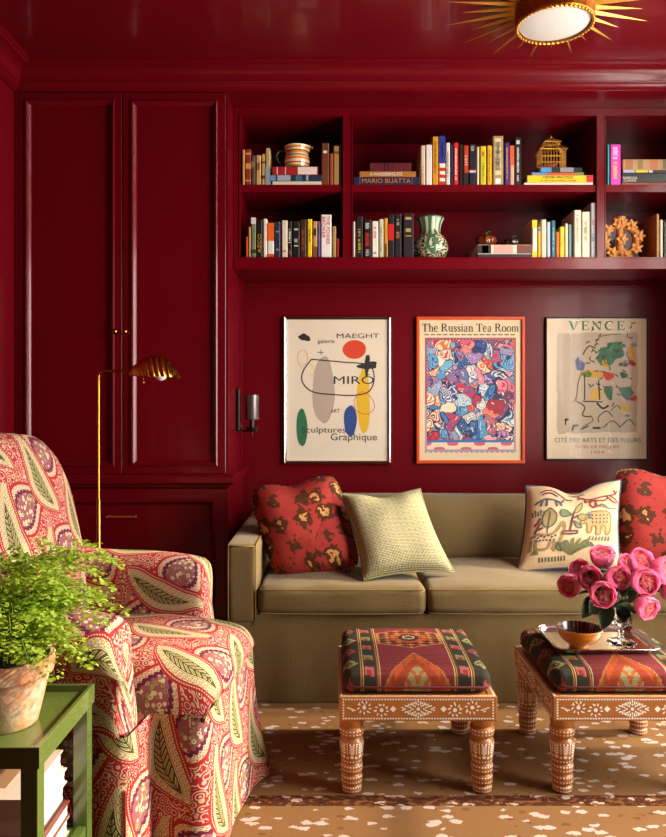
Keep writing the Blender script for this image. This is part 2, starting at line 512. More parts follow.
def wood(name, c1, c2, rough=.35, s=1.0):
    m, t = mat(name, c1, rough, coat=.2)
    x, y, z = t.coord('Object')
    n = t.noise(t.vec(x * 6 * s, y * 40 * s, z * 40 * s), 1, 4)
    setcol(t, t.mix(n, c1, c2)); t.bump(n, .08, .003); return m
M_wood = wood('honey_wood', srgb(188, 122, 58), srgb(150, 86, 36))
M_floor = wood('oak_floor', srgb(96, 58, 34), srgb(70, 40, 22), .3, .3)
M_bone, _t = mat('bone_inlay', srgb(250, 242, 226), .4)
M_tgreen = lacquer('green_paint', srgb(90, 108, 50), .2, .45, .03)
M_white = lacquer('white_paint', srgb(228, 222, 210), .4, .1, .02)

# ------------------------------------------------------------------ the room
struct(MB().box(XL - .2, XR + .2, YF - .2, .2, -.11, -.014), 'floor', M_floor, 'dark wood floor around the carpet')
struct(MB().box(XL - .2, XR + .2, YF - .2, .2, ZC, ZC + .1), 'ceiling', M_ceil, 'glossy dark red lacquered ceiling')
struct(MB().box(XL - .2, XR + .2, 0, .15, -.014, ZC), 'wall_back', M_wall, 'glossy dark red wall behind the sofa')
struct(MB().box(XL - .15, XL, YF, 0, -.014, ZC), 'wall_left', M_wall, 'dark red side wall beside the tall cupboard')
wr = MB(); ys = [YF] + [a for p in sorted(WIN_R) for a in p] + [0]
for i in range(0, len(ys), 2): wr.box(XR, XR + .14, ys[i], ys[i + 1], -.014, ZC)
for a, b in WIN_R: wr.box(XR, XR + .14, a, b, -.014, WZ0); wr.box(XR, XR + .14, a, b, WZ1, ZC)
struct(wr, 'wall_right', M_wall, 'dark red wall with two tall windows')
wf = MB().box(XL - .2, XR + .2, YF - .14, YF, -.014, ZC)
struct(wf, 'wall_front', M_wall, 'dark red wall behind the camera')
def window(n, a, b, z0, z1, side):
    # built in the xz plane facing -y, then turned into place
    wdt = b - a
    if side == 'R': mt = Matrix.Translation((XR + .06, a, 0)) @ Matrix.Rotation(R(90), 4, 'Z')
    else: mt = Matrix.Translation((a, YF - .08, 0))
    o = MB().rectframe(0, wdt, z0, z1, 0, [(0, -.03), (0, .03), (.05, .03), (.05, -.03)], True).xf(mt).build('window_%d' % n, M_white)
    o['kind'] = 'structure'; o['label'] = 'white painted window frame in the red wall'
    cols, rows = 2, 3
    for i in range(1, cols): MB().box(wdt * i / cols - .014, wdt * i / cols + .014, -.02, .02, z0 + .05, z1 - .05).xf(mt).build('mullion', M_white, o)
    for j in range(1, rows): MB().box(.05, wdt - .05, -.018, .018, z0 + (z1 - z0) * j / rows - .012, z0 + (z1 - z0) * j / rows + .012).xf(mt).build('glazing_bar', M_white, o)
    for i in range(cols):
        for j in range(rows):
            MB().box(wdt * i / cols + .03, wdt * (i + 1) / cols - .03, -.003, .003, z0 + (z1 - z0) * j / rows + .02, z0 + (z1 - z0) * (j + 1) / rows - .02).xf(mt).build('pane', M_pane, o)
window(1, *WIN_R[0], WZ0, WZ1, 'R'); window(2, *WIN_R[1], WZ0, WZ1, 'R')

CD, BD = .55, .38                                        # cupboard and bookcase depth
XC0, XC1 = -1.386, -.458                                 # tall cupboard
BX0, BX1 = -.456, 1.768                                  # bookcase / alcove
ZS = 2.458                                               # soffit underside
CROWN = [(.112, 0), (.112, -.008), (.100, -.012), (.098, -.020)] + \
        [(.098 - .055 * math.sin(R(a)), -.020 - .040 * (1 - math.cos(R(a)))) for a in (15, 30, 45, 60, 75, 90)] + \
        [(.040, -.066), (.044, -.070), (.040, -.076), (.030, -.078), (.022, -.090), (.012, -.093), (.012, -.0985), (0, -.0985)]
def crown(name, path, label):                            # path: list of (x, y, nx, ny) mitre directions
    rows = [[(x + nx * o, y + ny * o, ZC + z) for o, z in CROWN] for x, y, nx, ny in path]
    struct(MB().grid(rows), name, M_paint, label, smooth=50)
crown('trim_1', [(XL, YF, 1, 0), (XL, -CD, 1, -1)], 'red crown moulding along the side wall')
crown('trim_2', [(XL, -CD, 1, -1), (XR, -CD, -1, -1)], 'red crown moulding above cupboard and bookcase')
crown('trim_3', [(XR, -CD, -1, -1), (XR, YF, -1, 0)], 'red crown moulding along the window wall')
struct(MB().box(BX0, BX1, -CD, -.001, ZS, ZC), 'trim_4', M_paint, 'red soffit above the bookcase')
struct(MB().box(XC0, XC1, -CD, -.001, ZS, ZC), 'trim_5', M_paint, 'red fascia above the cupboards')
struct(MB().grid([[(x, -.001, 1.719), (x, -.012, 1.719), (x, -.014, 1.712), (x, -.006, 1.702), (x, -.006, 1.696), (x, -.001, 1.694)] for x in (BX0, BX1)]),
       'trim_6', M_paint, 'thin red moulding below the bookcase')

# rug
rug = MB().rbox((.2, -2.55, -.0072), (3.0, 3.9, .013), .006, 2, 1).build('area_rug', M_rug)
tag(rug, 'tan carpet with pale antelope flecks under the sofa and stools', 'rug')
MB().box(-1.29, 1.69, -.026, .026, -.0008, .0004).build('border_band', M_rugband, rug, loc=(0, 2.02 - D, 0), label='dark brown woven border band')

# ------------------------------------------------------------------ cupboard
def panel_door(name, par, x0, x1, z0, z1, st, y=-CD, moul=.018):
    """frame and recessed panel door, front face at y, facing -y"""
    d = MB().rectframe(x0, x1, z0, z1, y, [(0, -.021), (0, -.001), (.0015, 0), (st, 0), (st, -.012)]).build(name, M_paint, par)
    MB().box(x0 + st - .001, x1 - st + .001, y + .012, y + .02, z0 + st - .001, z1 - st + .001).build('panel', M_paint, d)
    pr = [(st - .004, 0), (st - .003, .006), (st + .002, .009), (st + .006, .0075), (st + .008, .003), (st + .013, -.001), (st + .018, -.006), (st + .020, -.012)]
    MB().rectframe(x0, x1, z0, z1, y, pr).build('panel_moulding', M_paint, d)
    return d
cup = thing('built_in_cupboard', 'tall red lacquered cupboard with two panelled doors and lower door', 'cupboard', (XC0, 0, 0))
ox = XC0
cw = XC1 - XC0
body = MB().box(0, cw, -CD + .022, -.001, .735, ZS - .001).box(0, cw, -CD + .022, -.001, 0, .735).box(0, .012, -CD, -CD + .022, 0, ZS - .001).box(cw - .008, cw, -CD, -CD + .022, 0, ZS - .001)
body.build('carcass', M_paint, cup)
for x in (-.001, cw - .001):
    pass
Zd0, Zd1 = .794, 2.4545
xm = (122.5 - CX) * 3.2 / F - ox
dl = panel_door('door', cup, .014, xm - .0025, Zd0, Zd1, .034)
dr = panel_door('door', cup, xm + .0025, cw - .010, Zd0, Zd1, .038)
for d, px in ((dl, 116.5), (dr, 126.5)):
    c = P(px, 332, 3.2); c.x -= ox
    MB().lathe([(.004, 0), (.004, .012), (.009, .017), (.0115, .024), (.009, .031), (.003, .034)], 16, (c.x, -CD, c.z), (0, -1, 0)).build('knob', M_brass, d, smooth=True, label='round brass knob')
led = MB()
prof = [(.0, .735), (.010, .737), (.012, .745), (.026, .752), (.030, .758), (.030, .782), (.026, .788), (.012, .790), (.010, .7925), (0, .7925)]
led.grid([[(-o * 0, -CD - o, z), (cw + o, -CD - o, z)] for o, z in prof])
led.grid([[(cw + o, -CD - o, z), (cw + o, -.001, z)] for o, z in prof])
led.build('ledge', M_paint, cup, label='moulded red ledge between upper and lower doors')
ld = panel_door('lower_door', cup, .014, cw - .010, .10, .728, .050)
hz = P(121, 516, 3.2); hx = [(p - CX) * 3.2 / F - ox for p in (110, 136)]
hd = MB().tube([(hx[0] - .01, -CD - .024, hz.z), (hx[1] + .01, -CD - .024, hz.z)], .004, 8)
for x in hx: hd.tube([(x, -CD, hz.z), (x, -CD - .024, hz.z)], .0045, 8)
hd.build('handle', M_gilt, ld, smooth=60, label='slim brass bar handle')
MB().box(0, cw, -CD + .03, -CD + .04, 0, .1).build('plinth', M_paint, cup)
# vertical corner bead where the cupboard side meets the wall
MB().box(cw, cw + .008, -.16, -.10, .80, 1.715).box(cw, cw + .012, -.012, -.001, .80, 1.715).build('side_bead', M_paint, cup)

# ------------------------------------------------------------------ bookcase
BZ0 = 1.719; OB, OT = 1.773, 2.420; SH0, SH1 = 2.074, 2.107
b3 = lambda px: (px - CX) * (D - BD) / F
OPEN = [(b3(240.3), b3(342.8)), (b3(352.8), b3(596.5)), (b3(605.8), BX1 - .045)]
bc = thing('wall_bookcase', 'red built-in bookcase with three bays above the framed posters', 'bookcase', (BX0, 0, BZ0))
def bcb(*a):
    m = MB()
    for q in a: m.box(q[0] - BX0, q[1] - BX0, q[2], q[3], q[4] - BZ0, q[5] - BZ0)
    return m
Yb = -BD
bcb((BX0, BX1, Yb, -.001, BZ0, OB)).build('bottom_shelf', M_paint, bc)
bcb((BX0, BX1, Yb, -.001, OT, ZS - .001)).build('top_rail', M_paint, bc)
xs = [BX0] + [a for o in OPEN for a in o] + [BX1]
for i in range(0, 8, 2):
    bcb((xs[i], xs[i + 1], Yb, -.001, OB, OT)).build('divider', M_paint, bc)
for a, b in OPEN:
    bcb((a, b, Yb + .006, -.02, SH0, SH1)).build('shelf', M_paint, bc)
    bcb((a, b, -.020, -.002, OB, OT)).build('back_panel', M_paint, bc)
    MB().rectframe(a - BX0, b - BX0, OB - BZ0, OT - BZ0, Yb, [(-.006, 0), (-.005, .003), (-.001, .003), (0, 0)]).build('bead_moulding', M_paint, bc)

# ------------------------------------------------------------------ books
BDEP = D - BD + .010                                    # spine plane depth
YS = BDEP - D
ORD = ['first', 'second', 'third', 'fourth', 'fifth', 'sixth', 'seventh', 'eighth', 'ninth', 'tenth', 'eleventh', 'twelfth', 'thirteenth',
       'fourteenth', 'fifteenth', 'sixteenth', 'seventeenth', 'eighteenth', 'nineteenth', 'twentieth']
M_pages = flat('#e0d4b8', .8)
def spine_text(par, s, color, x, z0, z1, hgt, w, y):     # reading downwards on an upright spine, upwards if hgt < 0
    up = hgt < 0; hgt = abs(hgt)
    vs, fs = text2d(s, hgt, (z1 - z0))
    if up:
        return MB().add([(x + hgt / 2 - vy, y, z0 + vx) for vx, vy in vs], fs).build('title', flat(color, .5), par)
    MB().add([(x - hgt / 2 + vy, y, z1 - vx) for vx, vy in vs], fs).build('title', flat(color, .5), par)
def upright(x0, x1, zb, h, color, label, group=None, marks=(), txt=(), depth=.19, lean=0):
    wd = x1 - x0
    o = thing('book', label, 'book', ((x0 + x1) / 2, YS, zb), 0, group)
    if lean: o.rotation_euler = (0, R(lean), 0)
    a = wd / 2 - .0006; cv = MB()
    r = min(.004, wd * .25)
    sp = [(-a, .004), (-a, .001), (-a + r, -.0025), (a - r, -.0025), (a, .001), (a, .004)]
    cv.grid([[(x, y, 0) for x, y in sp], [(x, y, h) for x, y in sp]])
    t = min(.002, wd * .14)
    cv.box(-a, -a + t, .002, depth, 0, h).box(a - t, a, .002, depth, 0, h).box(-a, a, .001, .004, 0, h)
    cv.build('cover', flat(color, .42), o)
    MB().box(-a + t, a - t, .0045, depth - .006, .003, h - .003).build('page_block', M_pages, o)
    for m in marks:                                      # (z0, z1, colour[, inset])
        i = m[3] if len(m) > 3 else 0
        if i >= .3:                                      # lettering too small to read: a run of little ticks
            tk = MB(); n = max(3, int((m[1] - m[0]) * h / .0055)); hw_ = (.5 - i) * wd + wd * .06; rr_ = random.Random(n * 7 + int(h * 1e4))
            for q in range(n):
                if rr_.random() < .12: continue
                za = (m[0] + (m[1] - m[0]) * q / n) * h; zb_ = za + (m[1] - m[0]) * h / n * rr_.uniform(.45, .75)
                tk.box(-hw_, hw_ * rr_.uniform(.5, 1), -.0032, -.0024, za, zb_)
            tk.build('spine_lettering', flat(m[2], .45), o, kind='stuff'); continue
        MB().box(-a + i * wd, a - i * wd, -.0032, -.0024, m[0] * h, m[1] * h).build('spine_band', flat(m[2], .45), o)
    for s, c, z0, z1, fr, *dx in txt:
        spine_text(o, s, c, (dx[0] if dx else 0) * wd, z0 * h, z1 * h, wd * fr, wd, -.0036)
    return o
def lying(x0, x1, zb, th, color, label, group=None, marks=(), txt=(), depth=.22, y=None):
    wd = x1 - x0; yy = YS if y is None else y
    o = thing('book', label, 'book', ((x0 + x1) / 2, yy, zb), 0, group)
    a = wd / 2; t = min(.003, th * .14); e = .0003
    MB().box(-a, a, 0, depth, e, t).box(-a, a, 0, depth, th - t - e, th - e).rbox((0, .0, th / 2), (2 * a, .006, th - 2 * e), .0025, 2, 1).build('cover', flat(color, .4), o)
    MB().box(-a + .004, a - .004, .003, depth - .004, t, th - t - e).build('page_block', M_pages, o)
    for m in marks:
        MB().box(-a + m[0] * wd, -a + m[1] * wd, -.0036, -.0029, th * .06, th * .94).build('spine_band', flat(m[2], .45), o)
    for s, c, u0, u1, fr, zc in txt:
        vs, fs = text2d(s, th * fr, wd * (u1 - u0))
        MB().add([(-a + u0 * wd + vx, -.0040, th * zc - th * fr / 2 + vy) for vx, vy in vs], fs).build('title', flat(c, .5), o)
    return o
def row(items, ox_, sc_, base_zoom, zb, where, start, grp):
    """items: (x0, x1, top, colour, description, marks, text) in crop pixels"""
    k = BDEP / F
    prev = None
    for i, it in enumerate(items):
        x0, x1, top, c, desc = it[:5]; marks = it[5] if len(it) > 5 else (); txt = it[6] if len(it) > 6 else ()
        a = (ox_ + x0 / sc_ - CX) * k; b = (ox_ + x1 / sc_ - CX) * k
        if prev is not None and a < prev: a = prev + .0004
        prev = b
        upright(a, b, zb, (base_zoom - top) / sc_ * k, c, '%s, %s %s' % (desc, ORD[i], where), grp, marks, txt, random.uniform(.14, .2))
s1, s2, s3, s4 = 4.925, 4.923, 4.926, 4.65
row([(60, 74, 240, '#c79a4e', 'mustard cloth book'),
     (76, 104, 238, '#8e2c22', 'red and gold marbled book', ((.1, .14, '#c89a4a'), (.45, .6, '#c89a4a'), (.85, .9, '#c89a4a'))),
     (106, 126, 268, '#5c4836', 'grey brown book', ((.6, .8, '#8a7658'),)),
     (128, 153, 268, '#c4a066', 'tan cloth book', ((.5, .75, '#7c5a2c', .2),)),
     (155, 172, 262, '#b8945c', 'slim buff book', ((.2, .3, '#4a3420'), (.7, .76, '#4a3420'))),
     (174, 197, 232, '#b09866', 'tall buff book', ((0, .5, '#8c98a0'),))], 230, s1, 413, SH1, 'from the cupboard, upper shelf, narrow bay', 0, 'upright books in the narrow bay')
k_ = BDEP / F
def hx_(ox_, s_, x0, x1): return (ox_ + x0 / s_ - CX) * k_, (ox_ + x1 / s_ - CX) * k_
def hz_(s_, th): return th / s_ * k_
row([(450, 488, 208, '#6a3a20', 'brown leather book', ((.76, .82, '#e8dcc8', .25),)), (489, 508, 258, '#9a4420', 'short rust book'), (509, 536, 222, '#a8844e', 'tan book with a dark band', ((.8, .86, '#6a4a26'),)),
     (538, 552, 215, '#3a2618', 'slim dark brown book')], 230, s1, 413, SH1, 'from the striped jug towards the divider', 0, 'upright books in the narrow bay')
z = SH1
for (a, b, th, c, lb, mk, tx) in [
    (195, 450, 18, '#d8ccb4', 'cream book at the bottom of the stack under the striped jug', ((.02, .06, '#1e2026'),), ()),
    (195, 453, 31, '#26324a', 'navy book in the middle of the stack under the striped jug', ((.0, .12, '#6a8ca8'), (.15, .4, '#98a8b4'), (.5, .62, '#3c6478'), (.7, .74, '#98a8b4')), ()),
    (208, 433, 41, '#a01e26', 'red book with white end directly under the striped jug', ((.56, .98, '#e6d4c4'), (.1, .12, '#e0c0b0'), (.28, .3, '#e0c0b0')), ())]:
    x0, x1 = hx_(230, s1, a, b); t_ = hz_(s1, th); lying(x0, x1, z, t_, c, lb, 'books under the striped jug', mk, tx); z += t_
Z_JUG = z
row([(78, 88, 665, '#d84a18', 'small orange book'), (90, 103, 618, '#b08a62', 'slim tan book'),
     (104, 128, 572, '#6c7a58', 'white topped green book', ((.84, 1, '#e0dcd0'), (.1, .2, '#2c3424'))),
     (130, 160, 583, '#16140f', 'black book with yellow and red lettering', (), (('AZCO', '#e0a020', .12, .62, -.55),)),
     (163, 183, 578, '#e4dcca', 'slim ivory book'),
     (184, 217, 598, '#e0dccf', 'white book with orange top', ((.48, 1, '#e06418'), (.0, .1, '#d85018'))),
     (219, 248, 592, '#222a44', 'navy book', ((.7, .74, '#8890a8', .2), (.2, .24, '#8890a8', .2))),
     (254, 284, 586, '#dccfb6', 'cream book', ((.15, .19, '#c04030', .2),)),
     (285, 305, 590, '#1a1816', 'slim black book with white lettering', ((.4, .8, '#d8d4cc', .3), (.1, .2, '#c03020', .3))),
     (308, 344, 590, '#181614', 'thick black book with pale lettering', ((.3, .34, '#b8b4a8', .2), (.42, .56, '#b8b4a8', .3), (.75, .8, '#b8b4a8', .2))),
     (345, 376, 582, '#3a2414', 'dark brown book with orange band', ((.2, .75, '#8a4a1a', .3),)),
     (380, 405, 580, '#e8c418', 'bright yellow book', ((.4, .75, '#3a3010', .38),)),
     (407, 430, 590, '#c09050', 'ochre book', ((.0, .3, '#7a4a2a'), (.6, .8, '#3c2a20', .2))),
     (431, 445, 590, '#5a548a', 'slim violet book'),
     (447, 500, 558, '#e6e2da', 'thick white book with large red lettering', (), (('THE POWER', '#c81c20', .30, .97, .34, .2), ('BROKER', '#c81c20', .45, .95, .3, -.22))),
     (503, 523, 615, '#a8884e', 'short tan book'), (525, 537, 675, '#c02018', 'small red book')], 230, s1, 768, OB, 'from the cupboard, lower shelf', 0, 'upright books in the narrow bay')
row([(40, 50, 592, '#dcd8cc', 'slim white book'), (55, 88, 566, '#1c1a18', 'black book with yellow lettering', ((.12, .7, '#c8a428', .36),)),
     (92, 130, 582, '#141214', 'black book with red lettering', ((.76, .92, '#c8c4bc', .3), (.3, .72, '#d01818', .3), (.04, .22, '#a8a49c', .32))),
     (132, 164, 590, '#e6dccc', 'white book with red lettering', ((.5, .85, '#c84a40', .35), (.1, .16, '#5a5048', .3))),
     (167, 190, 580, '#c8c4a0', 'pale green book', ((.1, .8, '#587058', .38),)), (191, 211, 575, '#c88a28', 'mustard book', ((.0, .35, '#5a3c18', .2),)),
     (212, 242, 558, '#1c181a', 'black book with red middle', ((.4, .78, '#c01c20'),)), (244, 278, 556, '#1a1a1c', 'black book with small gold label', ((.45, .6, '#b07a30', .3), (.75, .92, '#b0a890', .36))),
     (285, 338, 552, '#201a1e', 'thick black book with gold lettering', ((.48, .5, '#b09050', .2), (.58, .66, '#b09050', .25), (.86, .92, '#b09050', .2)))],
    345, s2, 768, OB, 'from the divider, beside the green vase', 0, 'upright books in the wide bay')
z = SH1
for (a, b, th, c, lb, mk, tx) in [
    (42, 368, 39, '#1c2242', 'navy book with orange lettering at the bottom of its stack', ((.09, .1, '#8a5a30'), (.88, .89, '#8a5a30')), (('MARIO BUATTA', '#c87838', .13, .86, .58, .5),)),
    (70, 348, 28, '#a86c30', 'tan brown book with white lettering lying in the middle of its stack', ((.0, .015, '#5a3418'),), (('A WANDERING EYE', '#f0e4cc', .19, .76, .6, .5),)),
    (122, 326, 42, '#5e1c26', 'maroon book lying on top of the tan brown book', ((.55, .565, '#2a0a10'), (.34, .38, '#2a0a10'), (.42, .46, '#2a0a10')), ())]:
    x0, x1 = hx_(345, s2, a, b); t_ = hz_(s2, th); lying(x0, x1, z, t_, c, lb, 'stacked design books', mk, tx); z += t_
UP = [(372, 395, 222, '#d0bfa2', 'cream and orange book', ((.0, .5, '#c88858', .3),)), (397, 428, 218, '#dedad4', 'plain white book'),
      (429, 460, 178, '#cf8f1c', 'tall mustard book', ((.25, .9, '#6a4410', .4),)),
      (462, 494, 175, '#e4dccf', 'tall blue book with red and white stripes', ((.44, 1, '#27348c'), (.0, .07, '#c8281e'), (.14, .21, '#c8281e'), (.28, .35, '#c8281e'), (.55, .9, '#c8c4d0', .42))),
      (496, 517, 208, '#d8cfc4', 'pale book', ((.2, .8, '#6a5a58', .4),)), (519, 533, 218, '#1c2440', 'slim navy book'),
      (534, 558, 208, '#c81f22', 'red book with white lettering', ((.12, .88, '#e8d8d0', .36),)), (560, 580, 215, '#171516', 'slim black book'),
      (583, 608, 222, '#b83a20', 'red and black book', ((.0, .3, '#1c1614'), (.5, .75, '#e0c8a8', .3)))]
off = (465 - 345) * s2
UP += [(20 + off, 54 + off, 215, '#1c1a24', 'black book with small flag band', ((.34, .37, '#c83020'), (.31, .34, '#e0dcd8'), (.28, .31, '#3458a0'), (.84, .96, '#a8a4a8', .3))),
       (56 + off, 70 + off, 228, '#d4c49c', 'slim cream book'), (74 + off, 104 + off, 225, '#c8c030', 'lime yellow book', ((.74, .86, '#d86020', .25), (.1, .6, '#7a7a20', .4))),
       (108 + off, 132 + off, 222, '#dca818', 'golden yellow book', ((.1, .9, '#8a6410', .42),)),
       (135 + off, 189 + off, 175, '#a08858', 'large beige book with geometric spine', ((.2, .95, '#d8c8a0', .2), (.3, .88, '#a08858', .3), (.4, .8, '#d8c8a0', .42), (.02, .13, '#e8e4dc', .25))),
       (194 + off, 219 + off, 208, '#4a2a78', 'purple book', ((.15, .9, '#d0a060', .42),)), (220 + off, 242 + off, 222, '#dca488', 'pink book with orange top', ((.5, 1, '#d85a30'),)),
       (243 + off, 278 + off, 182, '#161414', 'tall black book with white lettering', ((.08, .8, '#c8c4c0', .4), (.86, .94, '#c8c4c0', .25)))]
row(UP, 345, s2, 415, SH1, 'from the navy stack', 0, 'upright books in the wide bay')
z = SH1
for (a, b, th, c, lb, mk, tx) in [
    (290, 630, 11, '#dcd6cc', 'thin white book at the bottom of the stack under the birdcage', (), ()),
    (305, 630, 37, '#e6c41c', 'yellow book with red end in the stack under the birdcage', ((.9, 1, '#c01820'),), (('HENRI MATISSE', '#201a10', .24, .70, .38, .70), ('A RETROSPECTIVE', '#201a10', .2, .74, .24, .24))),
    (328, 585, 13, '#c8502a', 'thin orange book in the stack under the birdcage', ((.0, .3, '#5a8cc0'), (.82, 1, '#6a8a50')), ()),
    (360, 577, 25, '#17161a', 'black book directly under the birdcage', ((.06, .3, '#4a90c0'), (.5, .8, '#8a8a90')), ())]:
    x0, x1 = hx_(465, s3, a, b); t_ = hz_(s3, th); lying(x0, x1, z, t_, c, lb, 'books under the birdcage', mk, tx); z += t_
Z_CAGE = z
z = OB
for (a, b, th, c, lb, mk) in [(62, 326, 16, '#1c2440', 'navy book lying under the cream book and glass pumpkins', ()),
                              (62, 326, 47, '#e2cdb2', 'cream book with brown end directly under the glass pumpkins', ((.0, .25, '#2a1c1a'), (.08, .2, '#d8b8a0'), (.73, 1, '#6a3424'), (.3, .66, '#d8988a')))]:
    x0, x1 = hx_(465, s3, a, b); t_ = hz_(s3, th); lying(x0, x1, z, t_, c, lb, 'books under the pumpkins', mk); z += t_
Z_PUMP = z
row([(330, 355, 582, '#e0d8c0', 'white book with yellow ends', ((.78, 1, '#e0c020'), (.0, .16, '#e0c020'))), (357, 373, 615, '#dcae18', 'slim golden book', ((.85, .95, '#3a70b0'),)),
     (374, 400, 580, '#d8c2a4', 'beige book'), (401, 420, 592, '#a8b4cc', 'pale blue book'), (424, 445, 584, '#1c6a74', 'teal book', ((.2, .85, '#88b8b8', .4),)),
     (446, 464, 640, '#d86018', 'short orange book'), (465, 489, 615, '#e0c01c', 'short yellow book', ((.3, .7, '#c89018', .3),)),
     (490, 507, 600, '#d6c8a4', 'slim cream book'), (508, 525, 604, '#6c8484', 'grey teal book'), (536, 572, 533, '#d8ccb0', 'large cream book', ((.3, .9, '#8a7a60', .42),)),
     (574, 614, 542, '#dcd0b0', 'large ivory book', ((.35, .8, '#9a8a68', .4), (.55, .65, '#9a8a68', .3))), (618, 645, 498, '#a8a4a8', 'tall grey book', ((.3, .44, '#34508a', .3), (.6, .7, '#b05040', .3)))],
    465, s3, 766, OB, 'from the glass pumpkins', 0, 'upright books in the wide bay')
row([(126, 137, 200, '#1ca89c', 'slim turquoise book'), (140, 190, 200, '#d83cb4', 'magenta book with white lettering', ((.64, .95, '#f0dcec', .3), (.15, .58, '#e8c040', .34)))],
    580, s4, 387, SH1, 'from the divider, end bay', 0, 'upright books in the end bay')
z = SH1
for (a, b, th, c, lb, mk, tx) in [
    (192, 440, 12, '#8a3a1c', 'thin rust book at the bottom of the stack beside the magenta book', (), ()),
    (192, 435, 44, '#171518', 'thick black book in the stack beside the magenta book', (), (('REBECCA', '#e4dccc', .03, .30, .24, .46), ('CLAUDE', '#e4dccc', .04, .28, .22, .18))),
    (196, 415, 13, '#20222a', 'thin dark book with yellow and blue spine below the tan mottled book', ((.02, .26, '#a8b8d4'), (.28, .54, '#e0c820'), (.56, .64, '#c8c8d0')), ()),
    (198, 430, 50, '#b8905c', 'tan mottled book on top of the black book', ((.05, .2, '#a86a40'), (.3, .4, '#8a7a50'), (.55, .7, '#c07048'), (.8, .88, '#7a6a4a')), ())]:
    x0, x1 = hx_(580, s4, a, b); t_ = hz_(s4, th); lying(x0, x1, z, t_, c, lb, 'stack in the end bay', mk, tx); z += t_
row([(354, 368, 518, '#b07a42', 'large tan book'), (370, 386, 545, '#d8c8a4', 'cream book'), (388, 402, 555, '#23262c', 'dark book'), (404, 425, 540, '#a88a60', 'buff book')],
    580, s4, 720, OB, 'from the carved candle holder', 0, 'upright books in the end bay')

# ------------------------------------------------------------------ ornaments on the shelves
def prof_spline(pts, n=6): return [(p[0], p[1]) for p in bez([(a, b, 0) for a, b in pts], n)]
kk = k_ / s1
# striped jug
m_jug, t = mat('striped_glaze', (1, 1, 1, 1), .2, coat=.5)
_x, _y, zz = t.coord('Object')
setcol(t, t.ramp(zz / .113 + (t.noise(None, 30, 1) - .5) * .03, [(0, srgb('#2c6a38')), (.09, srgb('#d88a34')), (.16, srgb('#e8cfa4')), (.22, srgb('#a8402a')), (.27, srgb('#e8cfa4')), (.38, srgb('#d8842c')),
      (.48, srgb('#ecd4a8')), (.54, srgb('#3a2018')), (.58, srgb('#e8cfa4')), (.66, srgb('#d8842c')), (.74, srgb('#2a1a14')), (.78, srgb('#f0dcb4')), (.84, srgb('#d88a34')), (.94, srgb('#f0dcb4'))]))
jc = ((230 + 327 / s1) - CX) * k_; Hj = 120 * kk
jug = thing('striped_jug', 'round striped pottery jug with green handle on stacked books', 'jug', (jc, YS + .07, Z_JUG))
pr = prof_spline([(.030, 0), (.040, .006), (.058 * .78, .03), (.047, .052), (.042, .075), (.044, .098), (.047, .113)], 5)
pr = [(r * 1.30, z_ * Hj / .113) for r, z_ in pr]
pin = [(r - .0035, z_) for r, z_ in reversed(pr) if z_ > .008]
jb = MB().lathe(pr + pin, 28)
for v in jb.v:                                            # pulled spout
    ang = math.atan2(v.y, v.x)
    if v.z > Hj * .72: f_ = max(0, math.cos(ang)) ** 8 * (v.z - Hj * .72) / (Hj * .28); v.x *= 1 + .28 * f_
jb.build('jug_body', m_jug, jug, smooth=True)
MB().tube(bez([(-.050, 0, .090), (-.078, 0, .098), (-.096, 0, .078), (-.088, 0, .050), (-.068, 0, .028), (-.056, 0, .020)], 5), .005, 8).build('jug_handle', flat('#1d5a34', .25), jug, smooth=True)

# green and cream vase
m_vase, t = mat('sgraffito_glaze', (1, 1, 1, 1), .18, coat=.5)
x, y, zz = t.coord('Object')
an = t.op('ARCTAN2', y, x)
vd, vr, _g = t.voronoi(t.vec(an * 1.4, zz * 22), 3.0)
nn = t.noise(t.vec(an * 6, zz * 120), 1, 3)
body_c = t.mix(t.lt(nn, .47), t.mix(t.lt(vr, .5), srgb('#cdbf9c'), srgb('#8d8a6c')), srgb('#232a22'))
leaf = abs(((an + 1.57) * .9)) - (zz - .03) * (.115 - zz) * 130.0
body_c = t.mix(t.lt(abs(leaf), .09), body_c, srgb('#2c7a50'))
body_c = t.mix(t.lt(leaf, -.09), body_c, t.mix(t.lt(t.noise(t.vec(an * 5, zz * 60), 1, 2), .5), srgb('#d6c8a8'), srgb('#5a5a48')))
neck = t.mix(t.lt(((an * 12).sin()), .2), srgb('#c8bd9c'), srgb('#3a6a4c'))
setcol(t, t.mix(t.lt(.118, zz), body_c, neck))
vc = ((345 + 432 / s2) - CX) * k_
vs_ = thing('ceramic_vase', 'green and cream patterned ceramic vase beside black books', 'vase', (vc, YS + .10, OB))
hv = (768 - 555) / s2 * k_ * 1.02
pv = prof_spline([(.048, 0), (.062, .012), (.079, .045), (.080, .075), (.066, .105), (.050, .125), (.046, .140), (.050, .165), (.060, .190), (.062, .196)], 5)
pv = [(r * 1.07, z_ * hv / .196) for r, z_ in pv]
MB().lathe(pv + [(r - .004, z_) for r, z_ in reversed(pv) if z_ > .02], 32).build('vase_body', m_vase, vs_, smooth=True)
MB().lathe([(.0637, hv - .004), (.068, hv - .003), (.068, hv + .002), (.0637, hv + .002)], 32, cap=False).build('rim', flat('#2c6a48', .25), vs_, smooth=True)

